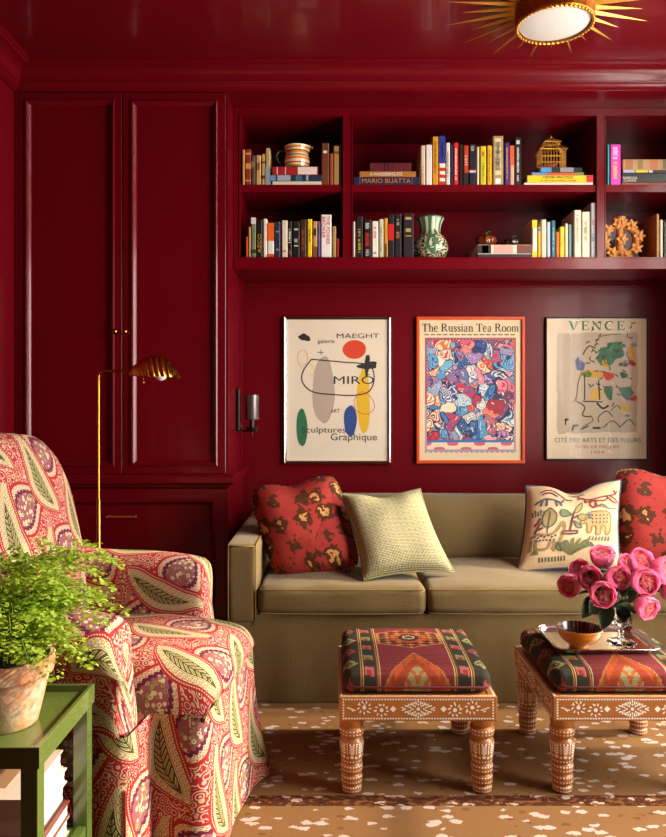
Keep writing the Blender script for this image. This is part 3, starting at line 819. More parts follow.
# gilt birdcage
cgx = (465 + 445 / s3 - CX) * k_
cg = thing('birdcage', 'small gilt wire birdcage with a tiered roof on stacked books', 'birdcage', (cgx, YS + .065, Z_CAGE))
cw2, ch2 = .055, .094
MB().rbox((0, 0, .004), (cw2 * 2 + .008, .094, .008), .002, 1, 0).build('cage_base', M_gilt, cg)
bars = MB()
for i in range(9):
    x = -cw2 + i * cw2 * 2 / 8
    for y in (-.043, .043): bars.tube([(x, y, .006), (x, y, ch2)], .0013, 4)
for i in range(1, 7):
    y = -.043 + i * .086 / 7
    for x in (-cw2, cw2): bars.tube([(x, y, .006), (x, y, ch2)], .0015, 4)
bars.build('cage_bars', M_gilt, cg)
rails = MB()
for z_, e in ((.035, 0), (ch2, .003), (.060, 0)):
    q = [(-cw2 - e, -.043 - e, z_), (cw2 + e, -.043 - e, z_), (cw2 + e, .043 + e, z_), (-cw2 - e, .043 + e, z_)]
    rails.tube(q, .0016, 5, closed=True)
rails.build('cage_rail', M_gilt, cg)
rf = MB(); t0 = ch2
def tier(x0, y0, x1, y1, z0, z1, n):
    for i in range(n + 1):
        a = -1 + 2 * i / n
        for sy in (-1, 1): rf.tube([(a * x0, sy * y0, z0), (a * x1, sy * y1, z1)], .0012, 4)
    for i in range(1, 5):
        a = -1 + 2 * i / 5
        for sx in (-1, 1): rf.tube([(sx * x0, a * y0, z0), (sx * x1, a * y1, z1)], .0013, 4)
    for (x, y, z_) in ((x0, y0, z0), (x1, y1, z1)):
        rf.tube([(-x, -y, z_), (x, -y, z_), (x, y, z_), (-x, y, z_)], .0014, 5, closed=True)
tier(cw2 + .009, .05, .036, .028, t0, t0 + .024, 8)
tier(.033, .026, .033, .026, t0 + .024, t0 + .040, 6)
tier(.040, .032, .003, .002, t0 + .040, t0 + .066, 7)
rf.lathe([(.001, t0 + .064), (.004, t0 + .070), (.001, t0 + .078)], 8)
rf.build('cage_roof', M_gilt, cg)
bd = MB().rbox((0, 0, .030), (.044, .018, .018), .0088, 4, 0).rbox((.020, 0, .040), (.016, .014, .014), .0068, 3, 0)
bd.tube([(-.02, 0, .030), (-.042, 0, .024)], [.006, .002], 6).tube([(.027, 0, .040), (.035, 0, .039)], [.003, .0005], 6).tube([(-.05, 0, .02), (.05, 0, .02)], .001, 4)
bd.build('toy_bird', flat('#a85a48', .6), cg, smooth=True, label='small rust coloured bird on a perch')

# glass pumpkins
m_amber, t = mat('amber_glass', srgb('#8a4018'), .08, coat=.6, Transmission_Weight=.45)
m_smoke, t = mat('smoky_glass', srgb('#4a3428'), .08, coat=.6, Transmission_Weight=.45)
def pumpkin(px, s_, ox_, rx, h, m, lab, dy):
    c = ((ox_ + px / s_) - CX) * k_
    o = thing('glass_pumpkin', lab, 'ornament', (c, YS + dy, Z_PUMP), 0, 'glass pumpkins on the cream book')
    b = MB(); rows = []
    for i in range(13):
        ph = -90 + 180 * i / 12; rr = rx * math.cos(R(ph)) ** .75 if 0 < i < 12 else .002; z_ = h / 2 + h / 2 * math.sin(R(ph)) - (h * .10 if i > 10 else 0)
        rows.append([(rr * (1 - .10 * abs(math.cos(4.5 * a))) * math.cos(a), rr * (1 - .10 * abs(math.cos(4.5 * a))) * math.sin(a), max(0, z_)) for a in [2 * math.pi * k / 54 for k in range(54)]])
    b.grid(rows, True, True, True).build('pumpkin_body', m, o, smooth=True)
    MB().tube(bez([(0, 0, h * .86), (.003, 0, h * 1.08), (.012, -.004, h * 1.22), (.022, -.006, h * 1.18)], 5), [.005 - .0002 * i for i in range(16)], 7).build('stem', flat('#2c6a3c', .2), o, smooth=True)
kp = k_ / s3
pumpkin(117, s3, 465, 55 * kp, 66 * kp, m_amber, 'amber ribbed glass pumpkin with green stem on the cream book', .065)
pumpkin(245, s3, 465, 42 * kp, 46 * kp, m_smoke, 'small smoky brown glass pumpkin on the cream book', .055)
pumpkin(175, s3, 465, 26 * kp, 50 * kp, m_smoke, 'dark glass pumpkin standing behind the amber one', .165)

# carved candle holder ring of flowers
m_terra, t = mat('ochre_clay', srgb('#a8662a'), .6)
setcol(t, t.mix(t.noise(t.node('ShaderNodeTexCoord').outputs['Object'], 40, 3), srgb('#dc9a4c'), srgb('#b87034')))
kc = k_ / s4
cc = (626.5 - CX) * k_
ch = thing('candle_holder', 'ochre clay candle holder shaped as a ring of flowers', 'candle holder', (cc, YS + .08, OB))
rO = 78 * kc; zc_ = 98 * kc - .0
MB().tube([(rO * math.cos(a), 0, zc_ + rO * .92 * math.sin(a)) for a in [2 * math.pi * k / 24 for k in range(24)]], .017, 8, closed=True).build('ring', m_terra, ch, smooth=True)
MB().lathe([(.019, zc_ - rO), (.016, zc_ - .02), (.016, zc_ + rO), (.026, zc_ + rO + .006), (.028, 206 * kc), (.024, 207 * kc), (.018, 190 * kc)], 16).build('candle_cup', m_terra, ch, smooth=60)
MB().rbox((0, .0, .008), (.11, .07, .016), .006, 2, 0).build('foot', m_terra, ch, smooth=True)
fl = MB()
for k in range(6):
    a = 2 * math.pi * k / 6; e = Vector((math.cos(a), 0, math.sin(a))); n = Vector((-math.sin(a), 0, math.cos(a)))
    c0 = e * .004
    fl.add([c0 + Vector((0, -.006, 0)), e * .012 + n * .008 + Vector((0, -.004, 0)), e * .025 + Vector((0, -.009, 0)), e * .012 - n * .008 + Vector((0, -.004, 0)), e * .012 + Vector((0, .006, 0))], [(0, 3, 2, 1), (0, 1, 4), (1, 2, 4), (2, 3, 4), (3, 0, 4)])
fl.rbox((0, -.008, 0), (.012, .008, .012), .004, 2, 0)
fmesh = None
spots = [(rO * math.cos(a) * 1.06, zc_ + rO * math.sin(a) * .98) for a in [2 * math.pi * (k + .25) / 8 for k in range(8)]] + [(0, zc_), (0, zc_ + rO * .98)]
for i, (x, z_) in enumerate(spots):
    z_ = max(z_, .024)
    if fmesh is None: fo = fl.build('flower', m_terra, ch); fmesh = fo.data
    else: fo = link('flower', fmesh, ch)
    fo.location = (x, -.022, z_); fo.rotation_euler = (0, i * .4, 0); fo.scale = (1.25, 1.4, 1.25)
for i in range(5):
    a = R(-60 + 30 * i)
    MB().tube([(rO * math.cos(a) * 1.2 + .014 * math.cos(b), .01, zc_ + rO * math.sin(a) * 1.05 + .014 * math.sin(b)) for b in [2 * math.pi * k / 10 for k in range(10)]], .0065, 6, closed=True).build('curl', m_terra, ch, smooth=True)

# ------------------------------------------------------------------ posters
PD = D - .020
pk = PD / F
def poster(name, label, px0, px1, py0, py1, fw, fmat, pmat, depth=.02, tilt=0, fprof=None):
    x0, x1, z0, z1 = (px0 - CX) * pk, (px1 - CX) * pk, H - (py1 - HY) * pk, H - (py0 - HY) * pk
    o = thing(name, label, 'poster', ((x0 + x1) / 2, -.001, z0), 0)
    o.rotation_euler = (0, R(tilt), 0)
    wd, hh = x1 - x0, z1 - z0; a = wd / 2
    fr = MB().rectframe(-a, a, 0, hh, 0, fprof or [(0, 0), (0, depth - .002), (.002, depth), (fw - .003, depth), (fw, depth - .003), (fw, .008)])
    fr.build('frame', fmat, o)
    pb = MB(); pb.uv = []
    pw, ph = a - fw + .001, hh - 2 * fw + .002
    pb.gridfun(lambda u, v: ((-pw + 2 * pw * u, -.010, fw - .001 + ph * v), (u, v)), 1, 1)
    pr_ = pb.build('print', pmat, o)
    MB().box(-a + fw - .0005, a - fw + .0005, -.0155, -.0145, fw - .0005, hh - fw + .0005).build('glazing', M_glaz, o)
    MB().box(-a + .001, a - .001, -.006, -.001, .001, hh - .001).build('backing_board', flat('#3a2a20'), o)
    off = [0]
    def mp(u, v):                                        # poster coordinates 0..1
        return Vector((-pw + 2 * pw * u, -.0103 - off[0], fw - .001 + ph * v))
    mp.off = off; mp.asp = ph / (2 * pw); mp.w = 2 * pw; mp.h = ph
    return o, pr_, mp
def paper(name, c):
    m, t = mat(name, c, .7)
    setcol(t, t.mix(t.noise(t.node('ShaderNodeTexCoord').outputs['Object'], 5, 3) * .3, c, tuple(v * .88 for v in c[:3]) + (1,)))
    return m
def put_text(par, mp, s, u, v, h, width, color, align='CENTER', name='lettering'):
    vs, fs = text2d(s, h, width * mp.w if width else None, align)
    mp.off[0] = .0006
    MB().add([mp(u + x / mp.w, v + y / mp.h) for x, y in vs], fs).build(name, flat(color, .6), par)
# serif letters from strokes: thick stems .17, hairlines .06
def arc(cx, cy, rx, ry, a0, a1, n=14): return [(cx + rx * math.cos(R(a0 + (a1 - a0) * i / n)), cy + ry * math.sin(R(a0 + (a1 - a0) * i / n))) for i in range(n + 1)]
TK, TN = .17, .065
def swell(n, a=TN, b=TK): return [a + (b - a) * math.sin(math.pi * i / (n - 1)) ** 1.2 for i in range(n)]
def sf(x, y, w_=.3): return ([(x - w_ / 2, y), (x + w_ / 2, y)], TN)
GL = {
 'V': (.95, [([(.14, .97), (.48, .02)], TK), ([(.84, .97), (.50, .02)], TN), sf(.13, .97), sf(.84, .97)]),
 'E': (.78, [([(.2, 0), (.2, 1)], TK), ([(.06, .97), (.70, .97)], TN), ([(.06, .03), (.74, .03)], TN), ([(.2, .52), (.56, .52)], TN), ([(.70, .98), (.70, .78)], TN), ([(.74, .02), (.74, .24)], TN), ([(.56, .63), (.56, .41)], TN)]),
 'N': (1.0, [([(.17, 0), (.17, .98)], TN), ([(.15, .97), (.82, .02)], TK), ([(.83, .02), (.83, 1)], TN), sf(.17, .03), sf(.83, .97), sf(.12, .97, .18)]),
 'C': (.92, [(arc(.5, .5, .40, .48, 48, 312, 18), [TN + (TK - TN) * max(0, math.sin(math.pi * i / 18)) for i in range(19)]), ([(.77, .98), (.77, .68)], TN)]),
 'T': (.84, [([(.42, 0), (.42, 1)], TK), ([(.04, .97), (.80, .97)], .08), ([(.05, .98), (.03, .72)], .07), ([(.79, .98), (.81, .72)], .07), sf(.42, .03, .36)]),
 'h': (.66, [([(.16, 0), (.16, 1.02)], .14), ([(.16, .48), (.28, .62), (.40, .66), (.48, .58), (.5, .42), (.5, 0)], [.06, .07, .09, .12, .14, .14]), sf(.16, .03, .26), sf(.5, .03, .26), sf(.10, 1.0, .14)]),
 'e': (.56, [(arc(.29, .33, .22, .32, 5, 320, 18), swell(19, .06, .14)), ([(.08, .36), (.50, .36)], TN)]),
 'R': (.90, [([(.2, 0), (.2, 1)], TK), (bez([(.2, .97), (.50, .97), (.66, .76), (.50, .53), (.2, .52)], 5), swell(21, .06, .16)), ([(.42, .53), (.62, .22), (.84, .0)], [.1, .15, .12]), sf(.2, .03), sf(.12, .97, .2)]),
 'u': (.66, [([(.15, .66), (.15, .25), (.22, .07), (.32, .02), (.42, .07), (.5, .2)], [.14, .14, .11, .08, .06, .06]), ([(.5, 0), (.5, .66)], .14), sf(.10, .65, .16), sf(.45, .65, .16), sf(.57, .03, .14)]),
 's': (.46, [(bez([(.38, .52), (.26, .64), (.12, .58), (.12, .44), (.30, .32), (.38, .18), (.28, .03), (.14, .03), (.06, .15)], 4), swell(33, .06, .14)), ([(.38, .62), (.38, .46)], .05), ([(.06, .2), (.06, .02)], .05)]),
 'i': (.32, [([(.16, 0), (.16, .66)], .14), sf(.16, .03, .26), sf(.10, .65, .14), ([(.10, .9), (.22, .9)], .13)]),
 'a': (.58, [(bez([(.08, .5), (.18, .64), (.34, .62), (.40, .46), (.40, .1), (.52, .03)], 4), [.07] * 8 + [.13] * 9 + [.07] * 4), (arc(.25, .19, .17, .18, 80, 330, 12), swell(13, .06, .13))]),
 'n': (.66, [([(.16, 0), (.16, .66)], .14), ([(.16, .48), (.28, .62), (.40, .66), (.48, .58), (.5, .42), (.5, 0)], [.06, .07, .09, .12, .14, .14]), sf(.16, .03, .26), sf(.5, .03, .26), sf(.10, .65, .14)]),
 'o': (.60, [(arc(.30, .33, .23, .32, 90, 450, 20), [.07 + .07 * abs(math.sin(math.pi * i / 10)) for i in range(21)])]),
 'm': (.98, [([(.16, 0), (.16, .66)], .14), ([(.16, .48), (.27, .62), (.38, .66), (.46, .58), (.48, .42), (.48, 0)], [.06, .07, .09, .12, .14, .14]), ([(.48, .48), (.59, .62), (.70, .66), (.78, .58), (.80, .42), (.80, 0)], [.06, .07, .09, .12, .14, .14]), sf(.16, .03, .24), sf(.48, .03, .24), sf(.80, .03, .24)]),
 ' ': (.30, [])}
def serif_text(par, mp, s, u0, u1, v, h, color, gap=.0):
    tot = sum(GL[c][0] + gap for c in s) - gap
    sx = (u1 - u0) * mp.w / tot; x = 0; mb = MB(); hh = h / sx
    mp.off[0] = .0006
    for c in s:
        adv, st = GL[c]
        for i, (pts, wd) in enumerate(st):
            mp.off[0] = .0006 + i * .00003
            f = lambda a, b, x=x: mp(u0 + (x + a) * sx / mp.w, v + b * h / mp.h)
            mb.ribbon(pts, wd, f)
        x += adv + gap
    mb.build('lettering', flat(color, .6), par)
def blob(par, mp, u, v, ru, rv, color, name='colour_patch', seed=0, wob=.08, n=26, lay=.0002, rot=0):
    rnd = random.Random(seed); ph = [rnd.uniform(0, 6.28) for _ in range(3)]; pts = []
    for i in range(n):
        a = 2 * math.pi * i / n; r = 1 + wob * (math.sin(2 * a + ph[0]) + .6 * math.sin(3 * a + ph[1]) + .5 * math.sin(5 * a + ph[2]))
        x, y = ru * r * math.cos(a), rv * r * math.sin(a) * 1.0
        x, y = x * math.cos(rot) - y * math.sin(rot) / 1, x * math.sin(rot) + y * math.cos(rot)
        pts.append((u + x, v + y))
    mp.off[0] = lay
    MB().poly(pts, mp).build(name, flat(color, .65), par)
def strokes(par, mp, lst, color, name='brush_line', lay=.0004):
    mp.off[0] = lay; mb = MB()
    for k, (pts, wd) in enumerate(lst):
        mp.off[0] = lay + k * .00001
        q = bez([(a, b * mp.asp, 0) for a, b in pts], 6); mb.ribbon([(p.x, p.y) for p in q], wd, lambda a, b: mp(a, b / mp.asp))
    mb.build(name, flat(color, .65), par)

# abstract poster, silver frame
o, pr_, mp = poster('framed_poster', 'silver framed cream poster with red disc and loose abstract colour patches', 284, 391.5, 316.5, 464, .017, M_silver, paper('cream_paper', srgb(228, 214, 190)), .024,
                    fprof=[(0, 0), (0, .020), (.003, .024), (.006, .022), (.010, .024), (.015, .020), (.017, .008)])
blob(o, mp, .36, .50, .105, .25, '#b7a593', seed=3, wob=.05)
blob(o, mp, .665, .79, .115, .068, '#d8401c', seed=1, wob=.012)
blob(o, mp, .755, .42, .068, .22, '#e0b41c', seed=5, wob=.05, lay=.0003)
blob(o, mp, .625, .285, .062, .115, '#27488c', seed=8, wob=.05)
blob(o, mp, .145, .235, .055, .135, '#2c7048', seed=9, wob=.03)
blob(o, mp, .17, .875, .055, .026, '#2a2220', seed=11, wob=.16)
blob(o, mp, .80, .675, .085, .030, '#2a2220', seed=14, wob=.2, lay=.00045)
blob(o, mp, .79, .68, .026, .075, '#2a2220', seed=15, wob=.16, lay=.00047)
strokes(o, mp, [([(.24, .72), (.16, .64), (.15, .56), (.25, .49), (.45, .47), (.68, .465), (.82, .50), (.86, .60), (.80, .68), (.55, .70), (.24, .72)], .012)], '#2a2522')
strokes(o, mp, [([(.14, .66), (.10, .72), (.13, .78), (.19, .77), (.20, .70), (.15, .68)], .006), ([(.22, .70), (.27, .64), (.24, .60)], .005)], '#d8b050')
strokes(o, mp, [([(.30, .77), (.36, .77)], .008), ([(.34, .75), (.33, .79)], .006)], '#284a6a')
strokes(o, mp, [([(.66, .43), (.74, .49), (.84, .44), (.86, .37), (.78, .33), (.68, .36), (.66, .43)], .006)], '#c83a2a')
put_text(o, mp, 'galerie', .385, .835, .020, .17, '#2a2522'); put_text(o, mp, 'MAEGHT', .70, .870, .024, .42, '#2a2522')
put_text(o, mp, 'MIRÓ', .66, .545, .040, .40, '#2a2522')
put_text(o, mp, 'ART', .475, .34, .02, .09, '#2a2522'); put_text(o, mp, 'Sculptures', .36, .20, .030, .44, '#2a2522')
put_text(o, mp, 'Graphique', .66, .145, .036, .46, '#2a2522')

# folk pattern poster, orange frame
def folk():
    m, t = mat('folk_print', (1, 1, 1, 1), .6)
    u, v, _ = t.coord('UV')
    x = u; y = v * 1.37
    nz = t.noise(t.vec(x, y), 5, 2); n2 = t.noise(t.vec(y, x), 6, 2)
    wx = x + (nz - .5) * .25; wy = y + (n2 - .5) * .25
    d, r, g = t.voronoi(t.vec(wx, wy), 9.5)
    pal = ['#3c7cb8', '#c8283a', '#e6d2b0', '#6cb0d0', '#232a5c', '#e07030', '#d8869a', '#2a5aa0', '#ecdcbc', '#a02238', '#58a0c8']
    c = t.ramp(r, [(i / len(pal), srgb(p)) for i, p in enumerate(pal)])
    c2 = t.ramp(g, [(i / len(pal), srgb(p)) for i, p in enumerate(reversed(pal))])
    rings = (d * 34 + g * 6).sin()
    c = t.mix(t.lt(.35, rings), c, c2)
    d2, r2, g2 = t.voronoi(t.vec(wx + .3, wy), 34)
    c = t.mix(t.lt(d2, .20) * t.lt(r2, .55), c, srgb('#eadcc0'))
    e, _a, _b = t.voronoi(t.vec(wx, wy), 9.5, 'DISTANCE_TO_EDGE')
    c = t.mix(t.lt(e, .028), c, srgb('#20244a'))
    fx = t.mn(u - .055, .945 - u); 
    chk = ((u * 62).floor() + (v * 84).floor()).mod(2)
    brd = t.mix(chk, srgb('#d8662c'), t.mix(t.lt(.4, v), srgb('#78b4d4'), srgb('#2c3f88')))
    brd2 = t.mix(((u * 40).floor() + (v * 55).floor()).mod(2), srgb('#e8dcc4'), srgb('#5a8cc0'))
    lo = t.mix(t.lt(.25, ((u * 24).sin() * ((v - .1) * 60).sin())), srgb('#e6d4b4'), srgb('#d05a72'))
    c = t.mix(t.lt(v, .145), c, srgb('#3a6cb0')); c = t.mix(t.lt(v, .128), c, lo)
    inb = t.lt(.02, fx + 0.0) * t.lt(v, .855) * t.lt(.078, v)
    out = t.mix(inb, t.mix(t.lt(v, .06), brd, brd2), c)
    ground = srgb('#e2cda4')
    inn = t.lt(.0, fx) * t.lt(v, .872) * t.lt(.055, v)
    setcol(t, t.mix(inn, ground, out))
    return m
M_orange, _t = mat('orange_frame', srgb('#d8501c'), .3, coat=.4)
o, pr_, mp = poster('framed_poster', 'orange framed poster of a busy folk pattern with a black title', 416.5, 525, 316.5, 463.5, .016, M_orange, folk(), .022)
serif_text(o, mp, 'The Russian Tea Room', .025, .975, .915, .040, '#1c1814', .02)
strokes(o, mp, [([(.05 + .06 * i, .893), (.05 + .06 * i + .045, .893)], .010) for i in range(15)], '#4a4034', 'small_print')

# flower poster, dark thin frame
M_dframe, _t = mat('dark_frame', srgb('#2a2020'), .35)
o, pr_, mp = poster('framed_poster', 'thin black framed cream poster with green title and painted flowers', 546, 648.5, 317, 460, .006, M_dframe, paper('ivory_paper', srgb(232, 214, 184)), .020)
mp.off[0] = .0001
m_wash = paper('grey_wash', srgb(196, 178, 152))
rnd = random.Random(4)
edge = [(.10 + .8 * i / 16, .895 + rnd.uniform(-.006, .006)) for i in range(17)] + [(.905 + rnd.uniform(-.008, .008), .88 - .68 * i / 14) for i in range(15)] + \
       [(.90 - .78 * i / 16, .185 + rnd.uniform(-.01, .01)) for i in range(17)] + [(.105 + rnd.uniform(-.008, .008), .2 + .68 * i / 14) for i in range(15)]
MB().poly(list(reversed(edge)), mp).build('colour_wash', m_wash, o)
for i, (u, v, a, b, c) in enumerate([(.33, .67, .05, .05, '#5c6690'), (.63, .74, .13, .075, '#2e6e48'), (.68, .80, .09, .04, '#3a7c50'), (.84, .76, .045, .055, '#d8a024'), (.855, .68, .035, .022, '#c83026'),
                                     (.46, .605, .13, .030, '#d6a430'), (.40, .60, .05, .025, '#5c8038'), (.62, .59, .065, .028, '#c83a28'), (.58, .68, .03, .03, '#dca822'), (.50, .46, .055, .06, '#d8b048'), (.62, .47, .04, .055, '#3a7450'),
                                     (.77, .595, .035, .028, '#2e6248'), (.80, .47, .075, .045, '#2f6e4e'), (.87, .43, .032, .022, '#c42c28'), (.79, .365, .06, .035, '#d0aa44'), (.87, .81, .03, .02, '#8c8c94')]):
    blob(o, mp, u, v, a, b * .9, c, 'painted_flower', seed=i + 30, wob=.17, lay=.0002 + i * .00001)
lv = []
for i in range(64):
    u = rnd.uniform(.42, .86); v = rnd.gauss(.66, .13); a = rnd.uniform(0, 6.28)
    lv.append(([(u, v), (u + .025 * math.cos(a), v + .02 * math.sin(a)), (u + .05 * math.cos(a + .4), v + .035 * math.sin(a + .4))], [.004 + .008 * math.sin(math.pi * k / 12) for k in range(13)]))
strokes(o, mp, lv, '#25211e', 'painted_leaf')
strokes(o, mp, [([(.34, .60), (.31, .52), (.30, .44), (.26, .40)], .010), ([(.38, .60), (.38, .42)], .012), ([(.52, .56), (.53, .42)], .014), ([(.36, .41), (.56, .405)], .012), ([(.30, .41), (.38, .37), (.36, .31), (.44, .30)], .012),
                ([(.52, .26), (.52, .30), (.60, .34), (.66, .30)], .010), ([(.56, .22), (.66, .27), (.74, .22)], .010), ([(.74, .23), (.82, .28), (.88, .24)], .010), ([(.64, .34), (.70, .38), (.74, .35)], .008),
                ([(.50, .40), (.56, .36), (.62, .38)], .02), ([(.18, .28), (.22, .28)], .02), ([(.19, .28), (.19, .24)], .014), ([(.26, .20), (.27, .235), (.32, .235)], .016), ([(.34, .21), (.42, .235)], .014), ([(.46, .22), (.54, .22)], .02),
                ([(.44, .31), (.46, .27), (.36, .23)], .008), ([(.48, .78), (.52, .86), (.62, .88), (.74, .89)], .007), ([(.36, .74), (.42, .80), (.48, .79)], .012)], '#25211e')
serif_text(o, mp, 'VENCE', .22, .78, .915, .046, '#2a7a44', .22)
put_text(o, mp, 'CITÉ DES ARTS ET DES FLEURS', .51, .118, .023, .86, '#2a6a48')
put_text(o, mp, 'FÊTES DE PÂQUES', .505, .076, .015, .44, '#c0503c'); put_text(o, mp, '1954', .51, .038, .014, .13, '#c0503c')

# ------------------------------------------------------------------ wall sconce on the cupboard side
sx, sd = XC1, 3.50
sz = lambda py: H - (py - HY) * sd / F
sconce = thing('wall_sconce', 'grey metal wall sconce with cylindrical shade on the cupboard side', 'wall lamp', (sx, sd - D, sz(410)))
def sl(py): return sz(py) - sz(410)
MB().rbox((.010, 0, (sl(388) + sl(431)) / 2), (.014, .062, sl(388) - sl(431)), .006, 3, 0).build('back_plate', M_black, sconce, smooth=True)
bead = MB()
for k in range(12): bead.lathe([(.001, -.003), (.004, 0), (.001, .003)], 8, (.019, -.026, sl(390 + k * 3.4)), (1, 0, 0))
bead.build('beading', M_black, sconce, smooth=True)
cxs = (252 - CX) * sd / F - sx
MB().tube(bez([(.015, 0, sl(424)), (.026, 0, sl(430)), (.045, 0, sl(431)), (cxs, 0, sl(429))], 5), .005, 8).build('arm', M_black, sconce, smooth=True)
MB().lathe([(.003, sl(436)), (.005, sl(435)), (.004, sl(432)), (.024, sl(430.5)), (.030, sl(428)), (.031, sl(427)), (.012, sl(427.5)), (.012, sl(419.5))], 24, (cxs, 0, 0)).build('drip_cup', M_black, sconce, smooth=40)
MB().lathe([(.0315, sl(419.5)), (.0325, sl(419)), (.0315, sl(395)), (.029, sl(395)), (.029, sl(419))], 32, (cxs, 0, 0), cap=False).lathe([(.0333, sl(399)), (.0338, sl(398)), (.0333, sl(397))], 32, (cxs, 0, 0), cap=False).build('shade', M_gun, sconce, smooth=40, label='grey metal cylinder shade')
MB().lathe([(.010, sl(427)), (.010, sl(410)), (.006, sl(404)), (.001, sl(402))], 12, (cxs, 0, 0)).build('bulb', flat('#e8e0d0', .3), sconce, smooth=True)

# ------------------------------------------------------------------ floor lamp
ld_ = 2.80; lk = ld_ / F
lp0 = P(98.5, 371, ld_)
lamp = thing('floor_lamp', 'slim brass floor lamp with scalloped shell shade behind the armchair', 'floor lamp', (lp0.x, lp0.y, 0))
zt = lp0.z
MB().lathe([(.115, 0), (.118, .006), (.112, .014), (.03, .022), (.014, .034), (.010, .05)], 40).build('base', M_brass, lamp, smooth=40)
MB().lathe([(.0085, .04), (.0085, H - (500 - HY) * lk), (.0055, H - (500 - HY) * lk + .004), (.0055, zt - .03)], 16).build('pole', M_brass, lamp, smooth=40)
ax = (129 - 98.5) * lk
MB().tube(bez([(0, 0, zt - .031), (0, 0, zt - .018), (.006, 0, zt - .005), (.020, 0, zt), (.05, 0, zt), (ax + .01, 0, zt + .002)], 6), .0055, 10).build('arm', M_brass, lamp, smooth=True)
# scallop shell: ribs fan out from the hinge at the arm and curl over the bulb
x0 = (130 - 98.5) * lk; Ls = (177 - 130) * lk
def shell(u, v, off=0.0):                                 # u along the shell, v across -1..1
    wdt = .014 + .058 * math.sin(math.pi * (.10 + .62 * u)) ** 1.1 * min(1, .25 + u * 2)
    a = v * R(96)
    hgt = .020 + .062 * math.sin(math.pi * min(1, u) ** 1.25) ** .62 - .008 * u
    rib = 1 + .13 * abs(math.sin((u - .10 * abs(v)) * 8 * math.pi)) * min(1, u * 3)
    curl = .012 * math.sin(math.pi * u) * v * v
    return Vector((x0 + Ls * u + curl, wdt * math.sin(a) * rib, zt - .026 + hgt * (math.cos(a) + .10) * rib * .92 + .008 * (1 - u)))
sh = MB(); sh.grid([[shell(i / 80, -1 + 2 * j / 40) for j in range(41)] for i in range(81)])
sh.build('shade', M_brass, lamp, smooth=True, label='ribbed brass shell shade')
MB().rbox((x0 - .002, 0, zt - .002), (.022, .026, .026), .008, 2, 0).build('hinge', M_oldbrass, lamp, smooth=True)
MB().lathe([(.001, -.007), (.007, 0), (.001, .007)], 12, (x0 + .052, -.01, zt - .044)).tube([(x0 + .052, -.01, zt - .04), (x0 + .052, -.005, zt - .015)], .002, 6).build('switch_knob', M_brass, lamp, smooth=True)
m_bulb, t = mat('frosted_bulb', srgb('#f0ece4'), .3)
MB().lathe([(.001, -.026), (.016, -.020), (.024, -.006), (.022, .008), (.012, .022), (.011, .03)], 20, (x0 + Ls * .66, 0, zt - .012)).build('bulb', m_bulb, lamp, smooth=True)

# ------------------------------------------------------------------ sunburst ceiling light
cl = thing('sunburst_ceiling_light', 'brass sunburst ceiling light with round white diffuser', 'ceiling light', (.80, 2.65 - D, ZC))
m_diff, t = mat('opal_diffuser', srgb('#c8c2bc'), .35)
MB().lathe([(.132, 0), (.132, -.03), (.140, -.034), (.140, -.088), (.134, -.094), (.126, -.094), (.126, -.02)], 48).build('drum', M_oldbrass, cl, smooth=40)
MB().lathe([(.125, -.088), (.105, -.094), (.06, -.099), (.0005, -.101)], 48, cap=False).build('diffuser', m_diff, cl, smooth=True, label='white opal glass diffuser')
rope = MB()
for k in range(52):
    a = 2 * math.pi * k / 52
    mt = Matrix.Translation((.133 * math.cos(a), .133 * math.sin(a), -.094)) @ Matrix.Rotation(a + math.pi / 2 + .5, 4, 'Z')
    bd_ = MB().rbox((0, 0, 0), (.017, .009, .010), .0042, 2, 0).xf(mt); rope.add(bd_.v, bd_.f)
rope.build('rope_trim', M_gilt, cl, smooth=True, kind='stuff')
ray_me = {}
for k in range(30):
    a = 2 * math.pi * (k + .3) / 30; L = .40 if k % 2 else .33
    if L not in ray_me:
        r_ = MB(); w_ = .0145
        r_.add([(.13, -w_, -.022), (.13, w_, -.022), (.13, 0, -.012), (.13, 0, -.032), (L, 0, -.022)], [(0, 4, 2), (2, 4, 1), (0, 3, 4), (3, 1, 4), (0, 2, 1, 3)])
        ro = r_.build('ray', M_gilt, cl); ray_me[L] = ro.data
    else: ro = link('ray', ray_me[L], cl)
    ro.rotation_euler = (0, 0, a)

# ------------------------------------------------------------------ sofa
SX = .65; SF = 2.69 - D                                  # centre x, front y
sofa = thing('sofa', 'olive green linen sofa with skirt and three seat cushions', 'sofa', (SX, SF, 0))
def wob(amp, fr, seed=0):
    def f(p):
        n = noise.noise_vector(Vector((p.x * fr + seed, p.y * fr, p.z * fr)))
        return p + n * amp
    return f
SW, AW = 1.04, .112
sk = MB(); ring = []                                      # skirted base with slight folds
def skirt_rows(x0, x1, y0, y1, ztop):
    out = []
    for zi in range(7):
        z_ = ztop * (1 - zi / 6); pts = []
        N = 90
        for side in range(4):
            for i in range(N):
                t_ = i / N
                p = [(x0 + (x1 - x0) * t_, y0), (x1, y0 + (y1 - y0) * t_), (x1 - (x1 - x0) * t_, y1), (x0, y1 - (y1 - y0) * t_)][side]
                fl_ = .008 * (1 - z_ / ztop) + .004 * (1 - z_ / ztop) * math.sin(p[0] * 23 + math.sin(p[0] * 7) * 2 + p[1] * 20)
                nx, ny = [(0, -1), (1, 0), (0, 1), (-1, 0)][side]
                pts.append((p[0] + nx * fl_, p[1] + ny * fl_, z_ + .002))
        out.append(pts)
    return out
sk.grid(skirt_rows(-SW + .004, SW - .004, .006, .94, .318), True, True, True)
sk.build('skirt', M_sofa, sofa, smooth=50)
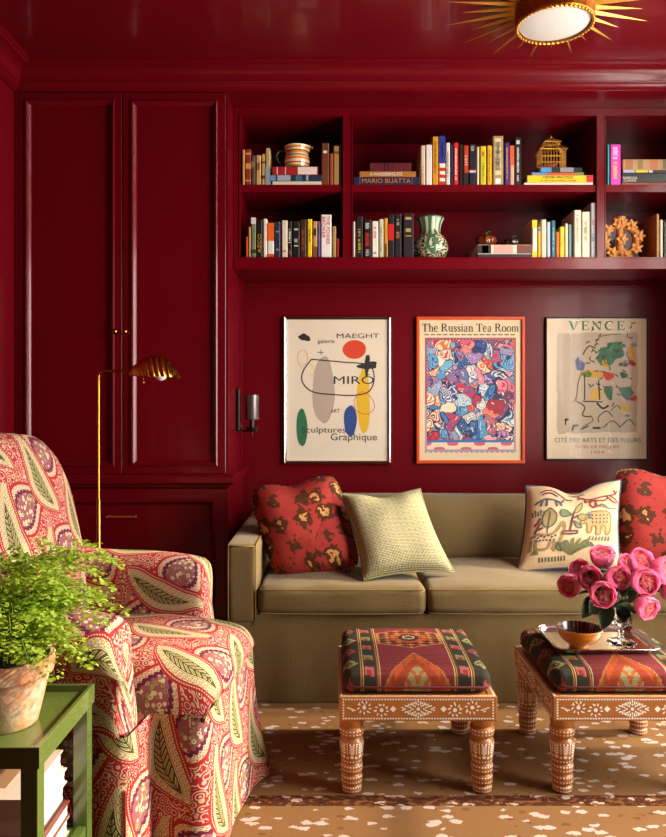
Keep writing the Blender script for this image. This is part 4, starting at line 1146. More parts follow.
for s_ in (-1, 1):
    xx = s_ * (SW - AW / 2)
    def slope(p, s_=s_):
        q = p.copy()
        n = noise.noise_vector(Vector((p.x * 5, p.y * 5, p.z * 5))) * .004
        return q + n
    arm = MB().rbox((xx, .475, .432), (AW, .95, .292), .022, 3, 6, slope).build('arm', M_sofa, sofa, smooth=True)
    pp = MB()
    for ex in (-1, 1):
        e = xx + ex * (AW / 2 - .006)
        pp.tube(bez([(e, -.0005, .29), (e, -.0005, .45), (e, .000, .558), (e, .010, .574), (e, .05, .577), (e, .5, .577), (e, .9, .577)], 4), .0024, 6)
    pp.tube([(xx - AW / 2 + .01, -.001, .573), (xx + AW / 2 - .01, -.001, .573)], .003, 6)
    pp.build('piping', M_piping, arm, smooth=True)
MB().rbox((0, .86, .48), (2 * SW - 2 * AW, .15, .37), .04, 3, 6, wob(.006, 4)).build('back_frame', M_sofa, sofa, smooth=True)
cwid = (2 * SW - 2 * AW) / 3
for i in range(3):
    xc = -SW + AW + cwid * (i + .5)
    def crn(p, i=i):
        q = p.copy(); u, v = p.x / (cwid / 2), p.y / .29
        q.z += .022 * (1 - u * u) * (1 - v * v) * (1 if p.z > 0 else -.1)
        q.y -= .006 * (1 - u * u) * (1 if p.y < 0 else 0)
        return q + noise.noise_vector(Vector((p.x * 8 + i * 9, p.y * 7, p.z * 9))) * .010
    c = MB().rbox((xc, .272, .374), (cwid - .004, .57, .104), .030, 4, 10, crn).build('seat_cushion', M_sofa, sofa, smooth=True)
    pp = MB()
    for z_ in (.416, .330):
        a = cwid / 2 - .010
        pts = [(xc - a, .20, z_), (xc - a, .03, z_), (xc - a + .006, .003, z_), (xc - a + .03, -.013, z_), (xc, -.021, z_ + (.002 if z_ > .38 else 0)), (xc + a - .03, -.013, z_), (xc + a - .006, .003, z_), (xc + a, .03, z_), (xc + a, .20, z_)]
        pp.tube(bez(pts, 5), .0024, 6)
    pp.build('piping', M_piping, c, smooth=True)
    def bk(p, i=i):
        q = p.copy(); u, v = p.x / (cwid / 2), p.z / .15
        q.y -= .035 * (1 - u * u) * (1 - v * v) * (1 if p.y < 0 else .3)
        q.y += (p.z + .15) * .36
        return q + noise.noise_vector(Vector((p.x * 5 + i * 7, p.y * 6, p.z * 6))) * .012
    c = MB().rbox((xc, .565, .545), (cwid - .006, .15, .28), .055, 4, 8, bk).build('back_cushion', M_sofa, sofa, smooth=True)

# ------------------------------------------------------------------ throw pillows
def pillow(name, label, corners, thick, m, chop=.0, seed=0, pinch=.07, rc=.0, trim=None, uvs=1.0):
    """corners BL, BR, TR, TL as world points; returns object and surface function"""
    BL, BR, TR, TL = [Vector(c) for c in corners]
    base = (BL + BR) / 2; base = Vector((base.x, base.y, min(BL.z, BR.z)))
    n = (BR - BL).cross(TL - BL).normalized()
    if n.y > 0: n = -n
    up = ((TL + TR) - (BL + BR)).normalized()
    def S(u, v, side=1):                                  # u, v in -1..1
        eu = 1 - pinch * (1 - v * v) * abs(u) ** 3 ; ev = 1 - pinch * (1 - u * u) * abs(v) ** 3
        cr = 1 - rc * (u * v) ** 4
        uu, vv = (u * eu * cr + 1) / 2, (v * ev * cr + 1) / 2
        p = BL * (1 - uu) * (1 - vv) + BR * uu * (1 - vv) + TR * uu * vv + TL * (1 - uu) * vv
        th = thick / 2 * (max(0, 1 - u ** 4) * max(0, 1 - v ** 4)) ** .55
        c = chop * math.exp(-(u / .38) ** 2) * max(0, (v + .1) / 1.1) ** 2
        p = p - up * c
        th *= 1 - .35 * (c / (chop + 1e-6)) * (1 if chop else 0)
        w_ = noise.noise_vector(Vector((u * 2.2 + seed, v * 2.2, seed * .7)))
        p = p + n * (side * th) + w_ * .006 * (1 - max(abs(u), abs(v)) ** 6)
        return p - base
    N = 30
    mb = MB(); mb.uv = []
    for side in (1, -1):
        f = lambda a, b, side=side: (S((2 * a - 1) * (1 if side > 0 else -1), 2 * b - 1, side), (a * uvs, b * uvs))
        mb.gridfun(f, N, N)
    o = mb.build(name, m, loc=base, smooth=True)
    tag(o, label, 'pillow')
    if trim is not None:
        per = [(-1 + 2 * i / 24, -1) for i in range(24)] + [(1, -1 + 2 * i / 24) for i in range(24)] + [(1 - 2 * i / 24, 1) for i in range(24)] + [(-1, 1 - 2 * i / 24) for i in range(24)]
        MB().tube([S(u, v, 0) for u, v in per], .0045, 6, closed=True).build('trim', trim, o, smooth=True)
    return o, S, n
m_trim, t = mat('twisted_cord', srgb('#8a6a2c'), .7)
u_, v_, z_ = t.coord('Object'); setcol(t, t.mix(t.lt(0, ((u_ + v_ + z_) * 300).sin()), srgb('#3a3a30'), srgb('#c08a34')))
def Pz(px, py, z):                                       # pixel at a known height
    d = (H - z) * F / (py - HY); return P(px, py, d)
seatz = .442
pillow('throw_pillow', 'coral ikat pillow with brown flowers leaning on the sofa arm beside the cupboard',
       [P(276, 580, 2.86), P(362, 568, 2.84), P(336, 474, 3.08), P(247, 488, 3.06)], .19, M_ikat, .030, 2, .0, .09, trim=m_trim)
pillow('throw_pillow', 'sage green diamond weave pillow against a coral one',
       [P(364, 580, 2.74), P(454, 572, 2.80), P(420, 489, 3.0), P(340, 494, 2.92)], .13, M_sage, .018, 5, .09, trim=flat('#8e8c5e', .8))
animal, S_, n_ = pillow('throw_pillow', 'cream pillow embroidered with animals and plants',
       [P(517, 572, 2.90), P(620, 569, 2.88), P(621, 480, 3.10), P(526, 486, 3.10)], .13, M_cream_cloth, .050, 9, .06, trim=flat('#3a4664', .8))
pillow('throw_pillow', 'coral ikat pillow with brown flowers behind the roses',
       [P(622, 570, 3.02), P(716, 570, 2.96), P(722, 470, 3.18), P(612, 468, 3.22)], .17, M_ikat, .040, 6, .0, .09, trim=m_trim)
def embroider(name, color, lst, wd=.022):
    mb = MB()
    for k, pts in enumerate(lst):
        q = bez([(a, b, 0) for a, b in pts], 5)
        def f(a, b, k=k):
            a = max(-.99, min(.99, a)); b = max(-.99, min(.99, b)); return S_(a, b, 1) + n_ * (.0016 + k * .00006)
        mb.ribbon([(p.x, p.y) for p in q], wd * 1.2, f)
    color = '#%02x%02x%02x' % tuple(int(int(color[i:i + 2], 16) * .72) for i in (1, 3, 5))
    mb.build(name, flat(color, .8), animal, kind='stuff' if ('grass' in name or 'stitch' in name or 'blanket' in name) else None)
def patch(name, color, pts):
    mb = MB(); cx_ = sum(p[0] for p in pts) / len(pts); cy_ = sum(p[1] for p in pts) / len(pts)
    rows = [[S_(cx_ + (a - cx_) * r, cy_ + (b - cy_) * r, 1) + n_ * .0012 for a, b in pts] for r in (.01, .35, .7, 1)]
    mb.grid(rows, True).build(name, flat('#%02x%02x%02x' % tuple(int(int(color[i:i + 2], 16) * .84) for i in (1, 3, 5)), .85), animal)
ele = [(.22, .04), (.28, .14), (.42, .17), (.62, .17), (.74, .10), (.77, -.08), (.74, -.32), (.66, -.34), (.64, -.18), (.54, -.18), (.53, -.34), (.44, -.34), (.43, -.18), (.34, -.17), (.33, -.30), (.26, -.30), (.24, -.10), (.14, -.12), (.12, -.06), (.2, -.03)]
patch('embroidered_elephant', '#c9a468', ele); embroider('elephant_outline', '#b0803c', [ele + [ele[0]]])
embroider('elephant_stitches', '#54483c', [[(.34 + .08 * i, .08 - .08 * j), (.37 + .08 * i, .08 - .08 * j)] for i in range(5) for j in range(3)], .03)
patch('elephant_ear', '#5a6a86', [(.26, .12), (.34, .12), (.35, .0), (.28, .0)])
deer = [[(.05, .52), (.12, .56), (.2, .5), (.36, .46), (.6, .5), (.84, .56), (.9, .66)], [(.36, .46), (.32, .34), (.40, .26), (.44, .34)], [(.42, .44), (.46, .30), (.54, .28)], [(.66, .5), (.78, .40), (.88, .36)], [(.72, .52), (.86, .46), (.94, .38)], [(.2, .5), (.22, .42), (.34, .42), (.6, .40), (.7, .48)], [(.10, .56), (.04, .62)], [(.86, .58), (.82, .68)]]
embroider('embroidered_deer', '#a83428', deer, .03)
embroider('embroidered_bird', '#8a3a4a', [[(-.72, .70), (-.5, .76), (-.3, .66), (-.2, .56)], [(-.68, .64), (-.5, .68), (-.34, .6)], [(-.2, .54), (-.05, .50)]], .03)
embroider('embroidered_goat', '#5c6478', [[(-.74, .46), (-.6, .52), (-.4, .5), (-.26, .44), (-.22, .52)], [(-.66, .48), (-.7, .34)], [(-.56, .5), (-.58, .34)], [(-.38, .48), (-.36, .34)], [(-.3, .46), (-.26, .34)], [(-.74, .46), (-.82, .40)]], .035)
patch('embroidered_leaf_tree', '#a89058', [(-.50, .30), (-.38, .16), (-.36, -.02), (-.44, -.14), (-.56, -.14), (-.64, -.02), (-.62, .16)])
embroider('leaf_tree_outline', '#4a5648', [[(-.50, .30), (-.38, .16), (-.36, -.02), (-.44, -.14), (-.56, -.14), (-.64, -.02), (-.62, .16), (-.50, .30)], [(-.5, .2), (-.5, -.3)]])
embroider('tree_trunk', '#7a3a34', [[(-.08, -.26), (-.04, .0), (.0, .16)], [(-.04, .0), (.08, .08)], [(-.22, -.26), (.06, -.26)], [(-.22, -.32), (.06, -.32)], [(-.22, -.26), (-.22, -.32)], [(.06, -.26), (.06, -.32)]], .03)
for nm, c, pt in [('tree_leaf', '#7c8a64', [(-.04, .1), (-.16, .22), (-.28, .24), (-.3, .14), (-.2, .06)]), ('tree_leaf', '#b0a060', [(.06, .06), (.16, .12), (.28, .06), (.2, -.04), (.1, -.02)]), ('tree_leaf', '#c0a868', [(.0, .16), (.06, .3), (.14, .42), (.16, .28), (.08, .16)]), ('tree_leaf', '#8a9268', [(-.02, -.04), (.08, -.1), (.14, -.2), (.04, -.18)])]:
    patch(nm, c, pt); embroider('leaf_outline', '#5a6450', [pt + [pt[0]]], .016)
fan = [[(-.02, -.78), (.02 + .3 * math.sin(a), -.62 + .14 * math.cos(a)), (.02 + .42 * math.sin(a), -.56 + .14 * math.cos(a) - .16 * abs(math.sin(a)))] for a in [-1.3, -.9, -.5, -.1, .3, .7, 1.1, 1.4]]
embroider('embroidered_plant', '#8c8a4a', fan, .055); embroider('plant_outline', '#4f5a44', [[(p[0][0] + .02, p[0][1]), (p[1][0] + .03, p[1][1] + .02), p[2]] for p in fan], .012)
embroider('embroidered_horse', '#c09a5a', [[(-.86, -.36), (-.7, -.3), (-.5, -.34), (-.34, -.26), (-.22, -.06), (-.18, -.2), (-.24, -.44), (-.3, -.66)], [(-.84, -.4), (-.84, -.66)], [(-.74, -.4), (-.72, -.62), (-.5, -.62), (-.44, -.46)], [(-.36, -.48), (-.38, -.66)]], .05)
embroider('horse_blanket', '#4a3a54', [[(-.78 + .07 * i, -.34 - .03 * (i % 2)), (-.75 + .07 * i, -.36 - .03 * (i % 2))] for i in range(7)] + [[(-.74 + .07 * i, -.44), (-.71 + .07 * i, -.46)] for i in range(6)], .035)
embroider('embroidered_rider', '#8a3434', [[(-.78, -.28), (-.7, -.12), (-.62, -.02)], [(-.7, -.2), (-.6, -.16)], [(-.8, -.1), (-.72, -.02), (-.7, .06)]], .05)
embroider('embroidered_grass', '#6a7450', [[(-.86 + .06 * i, .1), (-.87 + .06 * i, .22 + .03 * (i % 2))] for i in range(5)] + [[(-.6 + .06 * i, -.9), (-.62 + .06 * i, -.8)] for i in range(9)] + [[(.3 + .07 * i, -.5), (.32 + .07 * i, -.4)] for i in range(7)] + [[(-.14 + .08 * i, .72), (.0 + .06 * i, .66)] for i in range(4)] + [[(.44, .26), (.56, .32), (.66, .26)], [(.56, .28), (.74, .22), (.9, .24)]] + [[(-.3, -.5), (-.24, -.58), (-.2, -.7)], [(-.3, -.5), (-.32, -.62), (-.2, -.7)], [(-.8, -.74), (-.74, -.66)], [(-.72, -.74), (-.74, -.64)], [(-.66, -.74), (-.72, -.66)]], .022)

# ------------------------------------------------------------------ inlaid stools
SWD = .44; FZ0, FZ1 = .210, .277
def stool(loc, label):
    st = thing('inlaid_stool', label, 'stool', loc, 0, 'inlaid kilim stools')
    h = SWD / 2
    fr = []
    for k in range(4):
        a = k * math.pi / 2; mt = Matrix.Rotation(a, 4, 'Z')
        b = MB().rbox((0, -h + .011, (FZ0 + FZ1) / 2), (SWD - .0004, .022, FZ1 - FZ0), .002, 1, 0).xf(mt) if k % 2 == 0 else MB().rbox((0, -h + .011, (FZ0 + FZ1) / 2), (SWD - .045, .022, FZ1 - FZ0), .002, 1, 0).xf(mt)
        if k == 0: pass
        ap = b.build('apron', M_wood, st)
        iy = -h - .0006
        inl = MB(); zc0 = (FZ0 + FZ1) / 2
        def f(u, v): return Vector((u, iy, zc0 + v))
        hw, hh = h - .012, (FZ1 - FZ0) / 2 - .007
        nd = 54                                            # dotted border
        for i in range(nd + 1):
            x = -hw + 2 * hw * i / nd
            for s_ in (-1, 1): inl.poly([(x - .0026, s_ * hh - .0021), (x + .0026, s_ * hh - .0021), (x + .0026, s_ * hh + .0021), (x - .0026, s_ * hh + .0021)], f)
        for i in range(1, 7):
            z_ = -hh + 2 * hh * i / 7
            for s_ in (-1, 1): inl.poly([(s_ * hw - .0021, z_ - .0024), (s_ * hw + .0021, z_ - .0024), (s_ * hw + .0021, z_ + .0024), (s_ * hw - .0021, z_ + .0024)], f)
        def leaf(x, z_, ang, L, w_):
            c, s_ = math.cos(ang), math.sin(ang)
            inl.poly([(x + c * a_ * L - s_ * b_ * w_, z_ + s_ * a_ * L + c * b_ * w_) for a_, b_ in ((0, 0), (.3, -.5), (.7, -.45), (1, 0), (.7, .45), (.3, .5))], f)
        def disc(x, z_, r): inl.poly([(x + r * math.cos(2 * math.pi * q / 10), z_ + r * math.sin(2 * math.pi * q / 10)) for q in range(10)], f)
        disc(0, 0, .005)
        for ring, (rx, rz) in enumerate(((.012, .008), (.022, .013), (.033, .017), (.043, .016))):   # central lozenge of petals
            nn_ = 8 + ring * 4
            for q in range(nn_):
                a_ = 2 * math.pi * (q + .5 * ring) / nn_; ex, ez = math.cos(a_), math.sin(a_)
                lim = 1 / (abs(ex) + abs(ez)) ; leaf(rx * ex * lim ** .6, rz * ez * lim ** .8, math.atan2(ez, ex * .6), .0085, .0042)
        for s_ in (-1, 1):
            inl.poly([(s_ * .070 - .009, 0), (s_ * .070, -.009), (s_ * .070 + .009, 0), (s_ * .070, .009)], f)
            for (cx_, cz_, sg) in ((.102, -.003, 1), (.150, .004, -1)):
                disc(s_ * cx_, cz_, .0058)
                for q in range(9):
                    a_ = R(-160 + 40 * q); leaf(s_ * (cx_ + .012 * math.cos(a_)), cz_ + .0105 * math.sin(a_) * sg, math.atan2(math.sin(a_) * sg, s_ * math.cos(a_)) + .5, .0105, .0042)
            for q in range(7):
                x = .084 + .016 * q; leaf(s_ * x, .012 * math.sin(q * 1.7), (.6 if s_ > 0 else 2.5) + math.sin(q), .010, .0036)
            for q in range(3): leaf(s_ * (.172 + .008 * q), .003 * (q - 1), 0 if s_ > 0 else math.pi, .012, .0036)
        inl.xf(mt).build('inlay', M_bone, ap, kind='stuff', label='white bone floral inlay')
    te = MB()
    for k in range(4):                                     # dotted line on the top edge
        mt = Matrix.Rotation(k * math.pi / 2, 4, 'Z')
        for i in range(56):
            x = -h + .008 + (SWD - .016) * i / 55; p = [(x - .0024, -h + .004, FZ1 + .0006), (x + .0024, -h + .004, FZ1 + .0006), (x + .0024, -h + .0085, FZ1 + .0006), (x - .0024, -h + .0085, FZ1 + .0006)]
            te.add([mt @ Vector(q) for q in p], [(0, 1, 2, 3)])
    te.build('edge_inlay', M_bone, st, kind='stuff')
    MB().box(-h + .02, h - .02, -h + .02, h - .02, FZ1 - .02, FZ1 - .003).build('seat_board', M_wood, st)
    lp = [(.020, 0), (.026, .003), (.028, .012), (.0265, .020), (.0245, .022), (.029, .027), (.030, .042), (.0285, .050), (.0255, .053), (.029, .058), (.0305, .075), (.0285, .081), (.026, .084), (.029, .088), (.0335, .128), (.0345, .140), (.033, .148),
          (.028, .152), (.027, .156), (.033, .161), (.0355, .172), (.034, .182), (.029, .186), (.030, .190), (.034, .196), (.034, FZ0)]
    def rad(z_):
        for (r0, z0), (r1, z1) in zip(lp, lp[1:]):
            if z0 <= z_ <= z1: return r0 + (r1 - r0) * (z_ - z0) / max(1e-6, z1 - z0)
        return .03
    legme = None
    dots = MB()
    def dot(a_, z_, w_, hgt, sk=0):
        q = []
        for dx, dz in ((-w_, -hgt), (w_, -hgt), (w_, hgt), (-w_, hgt)):
            r_ = rad(z_ + dz) + .0007; an = a_ + (dx + sk * dz) / r_; q.append((r_ * math.cos(an), r_ * math.sin(an), z_ + dz))
        dots.add(q, [(0, 1, 2, 3)])
    for z_ in (.008, .018, .034, .047, .066, .077, .092, .168, .178):
        for q in range(22): dot(2 * math.pi * q / 22, z_, .0021, .0019)
    for q in range(8):
        a_ = 2 * math.pi * q / 8
        dot(a_, .106, .0045, .004, 0); dot(a_ + .39, .104, .003, .003)
        for z_ in (.117, .124, .131, .138): dot(a_ + .10, z_, .0022, .0038, .9); dot(a_ - .10, z_, .0022, .0038, -.9)
        dot(a_ + .39, .128, .0012, .014)
    for q in range(22): dot(2 * math.pi * q / 22, .143, .0018, .0017)
    for sx_ in (-1, 1):
        for sy_ in (-1, 1):
            pos = (sx_ * (h - .036), sy_ * (h - .036), 0)
            if legme is None:
                lo = MB().lathe(lp, 28).build('leg', M_wood, st, loc=pos, smooth=50); legme = lo.data
                di = dots.build('leg_inlay', M_bone, lo, kind='stuff'); dme = di.data
            else:
                lo = link('leg', legme, st, pos); link('leg_inlay', dme, lo, kind='stuff')
    def pad(p):
        u, v = p.x / (h - .012), p.y / (h - .012); q = p.copy()
        if p.z > 0: q.z += .016 * (1 - u * u) * (1 - v * v)
        return q
    pd = MB().rbox((0, 0, FZ1 + .0335), (SWD - .024, SWD - .024, .066), .028, 4, 8, pad).build('kilim_pad', M_kilim, st, smooth=True, label='red and green kilim seat pad')
    a = h - .0125
    MB().tube([(-a, -a + .03, FZ1 + .022), (-a + .008, -a + .008, FZ1 + .022), (-a + .03, -a, FZ1 + .022), (a - .03, -a, FZ1 + .022), (a - .008, -a + .008, FZ1 + .022), (a, -a + .03, FZ1 + .022), (a, a - .03, FZ1 + .022), (a - .008, a - .008, FZ1 + .022), (a - .03, a, FZ1 + .022), (-a + .03, a, FZ1 + .022), (-a + .008, a - .008, FZ1 + .022), (-a, a - .03, FZ1 + .022)], .0035, 6, closed=True).build('pad_piping', flat('#5a1414', .8), pd, smooth=True)
    return st
stool1 = stool((.237, 2.04 + SWD / 2 - D, 0), 'low inlaid wooden stool with an empty kilim pad')
stool2 = dup(stool1, (.832, 2.04 + SWD / 2 - D, 0), 'low inlaid wooden stool carrying the silver tray and roses', 'inlaid kilim stools')

# ------------------------------------------------------------------ tray, bowl, vase, roses
TZ = FZ1 + .0335 + .033 + .0155
tcx, tcy = .815, 2.272 - D
tray = thing('silver_tray', 'small rectangular silver tray on the kilim stool', 'tray', (tcx, tcy, TZ))
def rrect(hx, hy, r, n=6):
    o = []
    for cx_, cy_, a0 in ((hx - r, hy - r, 0), (-hx + r, hy - r, 90), (-hx + r, -hy + r, 180), (hx - r, -hy + r, 270)):
        o += [(cx_ + r * math.cos(R(a0 + 90 * i / n)), cy_ + r * math.sin(R(a0 + 90 * i / n))) for i in range(n + 1)]
    return o
tr = MB(); rows = []
for ins, z_ in ((.030, 0), (.006, 0), (.0, .010), (-.006, .0115), (-.007, .0105), (-.001, .008), (.006, -.0015), (.03, -.0015)):
    rows.append([(x, y, z_ + .002) for x, y in rrect(.150 - ins, .118 - ins, max(.006, .035 - ins))])
tr.grid(rows, True, True, True)
tr.build('tray_dish', M_silver, tray, smooth=50)
MB().tube([(x, y, .0125) for x, y in rrect(.156, .124, .041)], .0022, 6, closed=True).build('rope_rim', M_silver, tray, smooth=True)

m_bowl, t = mat('amber_stripe_bowl', (1, 1, 1, 1), .18, coat=.5)
x, y, zz = t.coord('Object')
an = t.op('ARCTAN2', y, x); rr2 = (x * x + y * y)
stripe = ((an * 5.0).fract())
inner = t.ramp(stripe, [(0, srgb('#18161a')), (.28, srgb('#c86a24')), (.36, srgb('#18161a')), (.55, srgb('#2c4a6a')), (.62, srgb('#e0c090')), (.68, srgb('#18161a')), (.85, srgb('#a03a20')), (.92, srgb('#18161a'))])
geo = t.node('ShaderNodeNewGeometry'); tc = t.node('ShaderNodeTexCoord')
sepn = t.node('ShaderNodeSeparateXYZ'); t.lnk(tc.outputs['Normal'], sepn.inputs[0])
dotp = X(t, sepn.outputs[0]) * x + X(t, sepn.outputs[1]) * y + X(t, sepn.outputs[2]) * -.02
outer = t.mix(t.noise(t.vec(x * 40, y * 40, zz * 120), 1, 2), srgb('#d8862a'), srgb('#b86418'))
setcol(t, t.mix(t.lt(dotp, -.0), outer, inner))
bwl = thing('striped_bowl', 'amber bowl with dark striped inside on the silver tray', 'bowl', (.742, 2.212 - D, TZ + .0022))
pb = prof_spline([(.026, 0), (.030, .002), (.033, .010), (.048, .020), (.060, .034), (.067, .052), (.0685, .058)], 4)
MB().lathe(pb + [(.0665, .0585)] + [(r - .0035, z_ + .002) for r, z_ in reversed(pb[8:-1])] + [(.03, .016), (.001, .014)], 40).build('bowl_body', m_bowl, bwl, smooth=True)

vz = thing('crystal_vase', 'footed cut crystal vase holding pink roses on the tray', 'vase', (.884, 2.250 - D, TZ + .0022))
pf = [(.001, .0), (.042, 0), (.0425, .003), (.030, .006), (.010, .011), (.006, .020), (.0055, .032), (.009, .036), (.006, .040), (.007, .046), (.020, .052), (.030, .062), (.034, .080), (.035, .10), (.038, .112), (.0355, .112), (.0325, .10), (.031, .080), (.027, .065), (.016, .057), (.001, .054)]
g = MB()
rows = []
for i, (r, z_) in enumerate(pf):
    rows.append([(r * (1 + (.05 * math.cos(12 * a) if (i < 5 or 9 < i < 15) else 0)) * math.cos(a), r * (1 + (.05 * math.cos(12 * a) if (i < 5 or 9 < i < 15) else 0)) * math.sin(a), z_) for a in [2 * math.pi * k / 72 for k in range(72)]])
g.grid(rows, True)
g.build('vase_glass', M_crystal, vz, smooth=30)
m_petal, t = mat('rose_petal', srgb('#d8608a'), .55, Subsurface_Weight=.0, spec=.25)
x, y, zz = t.coord('UV')
setcol(t, t.mix(y, srgb('#e0648e'), srgb('#fab4cc')))
m_core, t = mat('rose_core', srgb('#c84a60'), .6, spec=.2)
x, y, zz = t.coord('UV')
setcol(t, t.mix(y, srgb('#de5a78'), srgb('#fcccc4')))
def translucent(m, c, f):
    nt = m.node_tree; b = nt.nodes['Principled BSDF']; tl = nt.nodes.new('ShaderNodeBsdfTranslucent'); tl.inputs[0].default_value = c
    ms = nt.nodes.new('ShaderNodeMixShader'); ms.inputs[0].default_value = f
    nt.links.new(b.outputs[0], ms.inputs[1]); nt.links.new(tl.outputs[0], ms.inputs[2]); nt.links.new(ms.outputs[0], nt.nodes['Material Output'].inputs[0])
translucent(m_petal, srgb('#f47aa8'), .38); translucent(m_core, srgb('#f48a94'), .3)
m_rleaf, t = mat('rose_leaf', srgb('#24401c'), .35)
setcol(t, t.mix(t.noise(t.node('ShaderNodeTexCoord').outputs['Object'], 60, 2), srgb('#2c4c20'), srgb('#182c14')))
m_stem = flat('#3c5a2a', .5)
def petal_mb(R0, openn, wid, hgt, ruff, seed):
    rnd = random.Random(seed); ph = rnd.uniform(0, 6)
    mb = MB(); mb.uv = []
    def f(a, b):
        u = 2 * a - 1; th = u * wid
        lat = R(-62) + R(62 + hgt) * b * (1 - .12 * u * u)
        r = R0 * (1 + openn * max(0, b - .55) ** 2 * 2 + ruff * math.sin(u * 5 + ph) * b * b)
        p = Vector((r * math.cos(lat) * math.cos(th), r * math.cos(lat) * math.sin(th), r * math.sin(lat)))
        p += Vector((math.cos(th), math.sin(th), 0)) * openn * max(0, b - .7) * R0 * 1.2
        return p, (a, b)
    mb.gridfun(f, 9, 8); return mb
PET = [petal_mb(.0345, .35, .78, 36, .04, 1), petal_mb(.0320, .12, .80, 40, .05, 2), petal_mb(.0285, .0, .75, 38, .06, 3)]
PME = [None] * 3
core = MB(); core.uv = []                                # quartered heart: rolled wavy strips
rnd = random.Random(5)
for q in range(5):
    a0 = 2 * math.pi * q / 5
    for k in range(4):
        rad_ = .0085 + .0046 * k
        def f(a, b, k=k, a0=a0, rad_=rad_):
            th = a0 + (a - .5) * 1.15 * (1.1 - .08 * k); rr_ = rad_ * (1 + .16 * math.sin(a * 9 + k * 2 + a0)) 
            z_ = -.012 + b * (.030 - .0012 * k) ; rr_ *= .62 + .45 * b
            return Vector((rr_ * math.cos(th), rr_ * math.sin(th), z_)), (a, b * .9)
        core.gridfun(f, 10, 3)
for k in range(3):
    core.gridfun(lambda a, b, k=k: (Vector(((.003 + .003 * k) * math.cos(a * 5 + k) * (.7 + .5 * b), (.003 + .003 * k) * math.sin(a * 5 + k) * (.7 + .5 * b), -.012 + .028 * b)), (a, b * .9)), 10, 3)
CORE = [None]
VZ = Vector(vz.location)
def rleaf(p, d, up, L, w_):
    mb = MB(); d = Vector(d).normalized(); s_ = d.cross(Vector(up)).normalized(); n = s_.cross(d)
    rows = []
    for i in range(8):
        t_ = i / 7; ww = w_ * math.sin(math.pi * min(1, t_ * .93 + .05)) ** .8; c = Vector(p) + d * L * t_ - Vector((0, 0, 1)) * L * .35 * t_ * t_
        rows.append([c - s_ * ww + n * ww * .35, c, c + s_ * ww + n * ww * .35])
    return mb.grid(rows)
def rose(px, py, depth, size, facing, label, seed):
    rnd = random.Random(seed)
    c = P(px, py, depth); fv = Vector(facing).normalized()
    o = thing('rose', label, 'flower', c, 0, 'pink roses in the crystal vase')
    o.rotation_mode = 'QUATERNION'; q = Vector((0, 0, 1)).rotation_difference(fv) @ Quaternion((0, 0, 1), rnd.uniform(0, 6)); o.rotation_quaternion = q
    qi = q.inverted(); k = size / .069
    for ring in range(3):
        n = (6, 6, 5)[ring]
        for i in range(n):
            if PME[ring] is None:
                p_ = PET[ring].build('petal', m_petal, o, smooth=True); PME[ring] = p_.data
            else: p_ = link('petal', PME[ring], o)
            p_.rotation_euler = (0, 0, 2 * math.pi * i / n + ring * .5 + rnd.uniform(-.15, .15)); s_ = k * rnd.uniform(.94, 1.05); p_.scale = (s_, s_, s_)
    if CORE[0] is None: co = core.build('bloom_centre', m_core, o, smooth=True); CORE[0] = co.data
    else: co = link('bloom_centre', CORE[0], o)
    co.scale = (k, k, k)
    mouth = VZ + Vector((rnd.uniform(-.018, .018), rnd.uniform(-.018, .018), .108)); foot = VZ + Vector((rnd.uniform(-.012, .012), rnd.uniform(-.012, .012), .062))
    b0 = c - fv * .033 * k
    pts = bez([b0, b0 - fv * .02 + Vector((0, 0, -.008)), mouth, foot], 5)
    MB().tube([qi @ (p - c) for p in pts], .0022, 6).build('stem', m_stem, o, smooth=True)
    MB().lathe([(.002, -.036 * k), (.008 * k, -.034 * k), (.012 * k, -.029 * k)], 10).build('calyx', m_stem, o, smooth=True)
    for j in range(2):
        pl = pts[3 + 3 * j]; d = Vector((rnd.uniform(-1, 1), rnd.uniform(-1, .3), rnd.uniform(-.2, .4)))
        rleaf(pl, d, (0, 0, 1), rnd.uniform(.045, .065), .019).xf(Matrix.Translation((0, 0, 0)))
        mb = rleaf(pl, d, (0, 0, 1), rnd.uniform(.05, .07), .019); mb.v = [qi @ (v - c) for v in mb.v]
        mb.build('leaf', m_rleaf, o, smooth=True)
    return o
rose(571, 585, 2.24, .066, (-.75, -.62, -.12), 'pink rose drooping sideways, seen from its side, above the bowl', 1)
rose(590, 577, 2.20, .068, (-.35, -.92, .05), 'full pink rose next to the side-turned one above the bowl', 2)
rose(602, 557, 2.26, .068, (-.1, -.35, .93), 'pink rose facing the ceiling against the embroidered pillow', 3)
rose(602, 593, 2.13, .070, (-.15, -.98, .02), 'low open pink rose directly above the bowl rim', 4)
rose(616.5, 577.5, 2.17, .064, (.15, -.96, .2), 'round pink rose in the middle of the bunch', 5)
rose(640, 562, 2.20, .070, (.2, -.75, .62), 'pale pink rose tilted up in front of the coral pillow', 6)
rose(643.5, 582, 2.14, .074, (.1, -.97, .15), 'large pale pink rose above the lowest side rose', 7)
rose(646, 606, 2.12, .064, (.35, -.88, -.3), 'deep pink half-closed rose hanging lowest over the tray', 8)
rose(661, 571, 2.18, .074, (.6, -.72, .25), 'large pink rose turned towards the window wall', 9)
rose(671, 591, 2.20, .064, (.8, -.5, .1), 'pink rose at the outer window side of the bunch', 10)
rose(628, 565, 2.27, .060, (.0, -.6, .7), 'small pink rose tucked behind the middle of the bunch', 11)
rose(580, 570, 2.28, .056, (-.5, -.5, .6), 'small pink rose behind the full one near the embroidered pillow', 12)
fol = thing('rose_foliage', 'dark green rose leaves spilling over the crystal vase rim', 'leaves', VZ + Vector((0, 0, .105)))
rnd = random.Random(12)
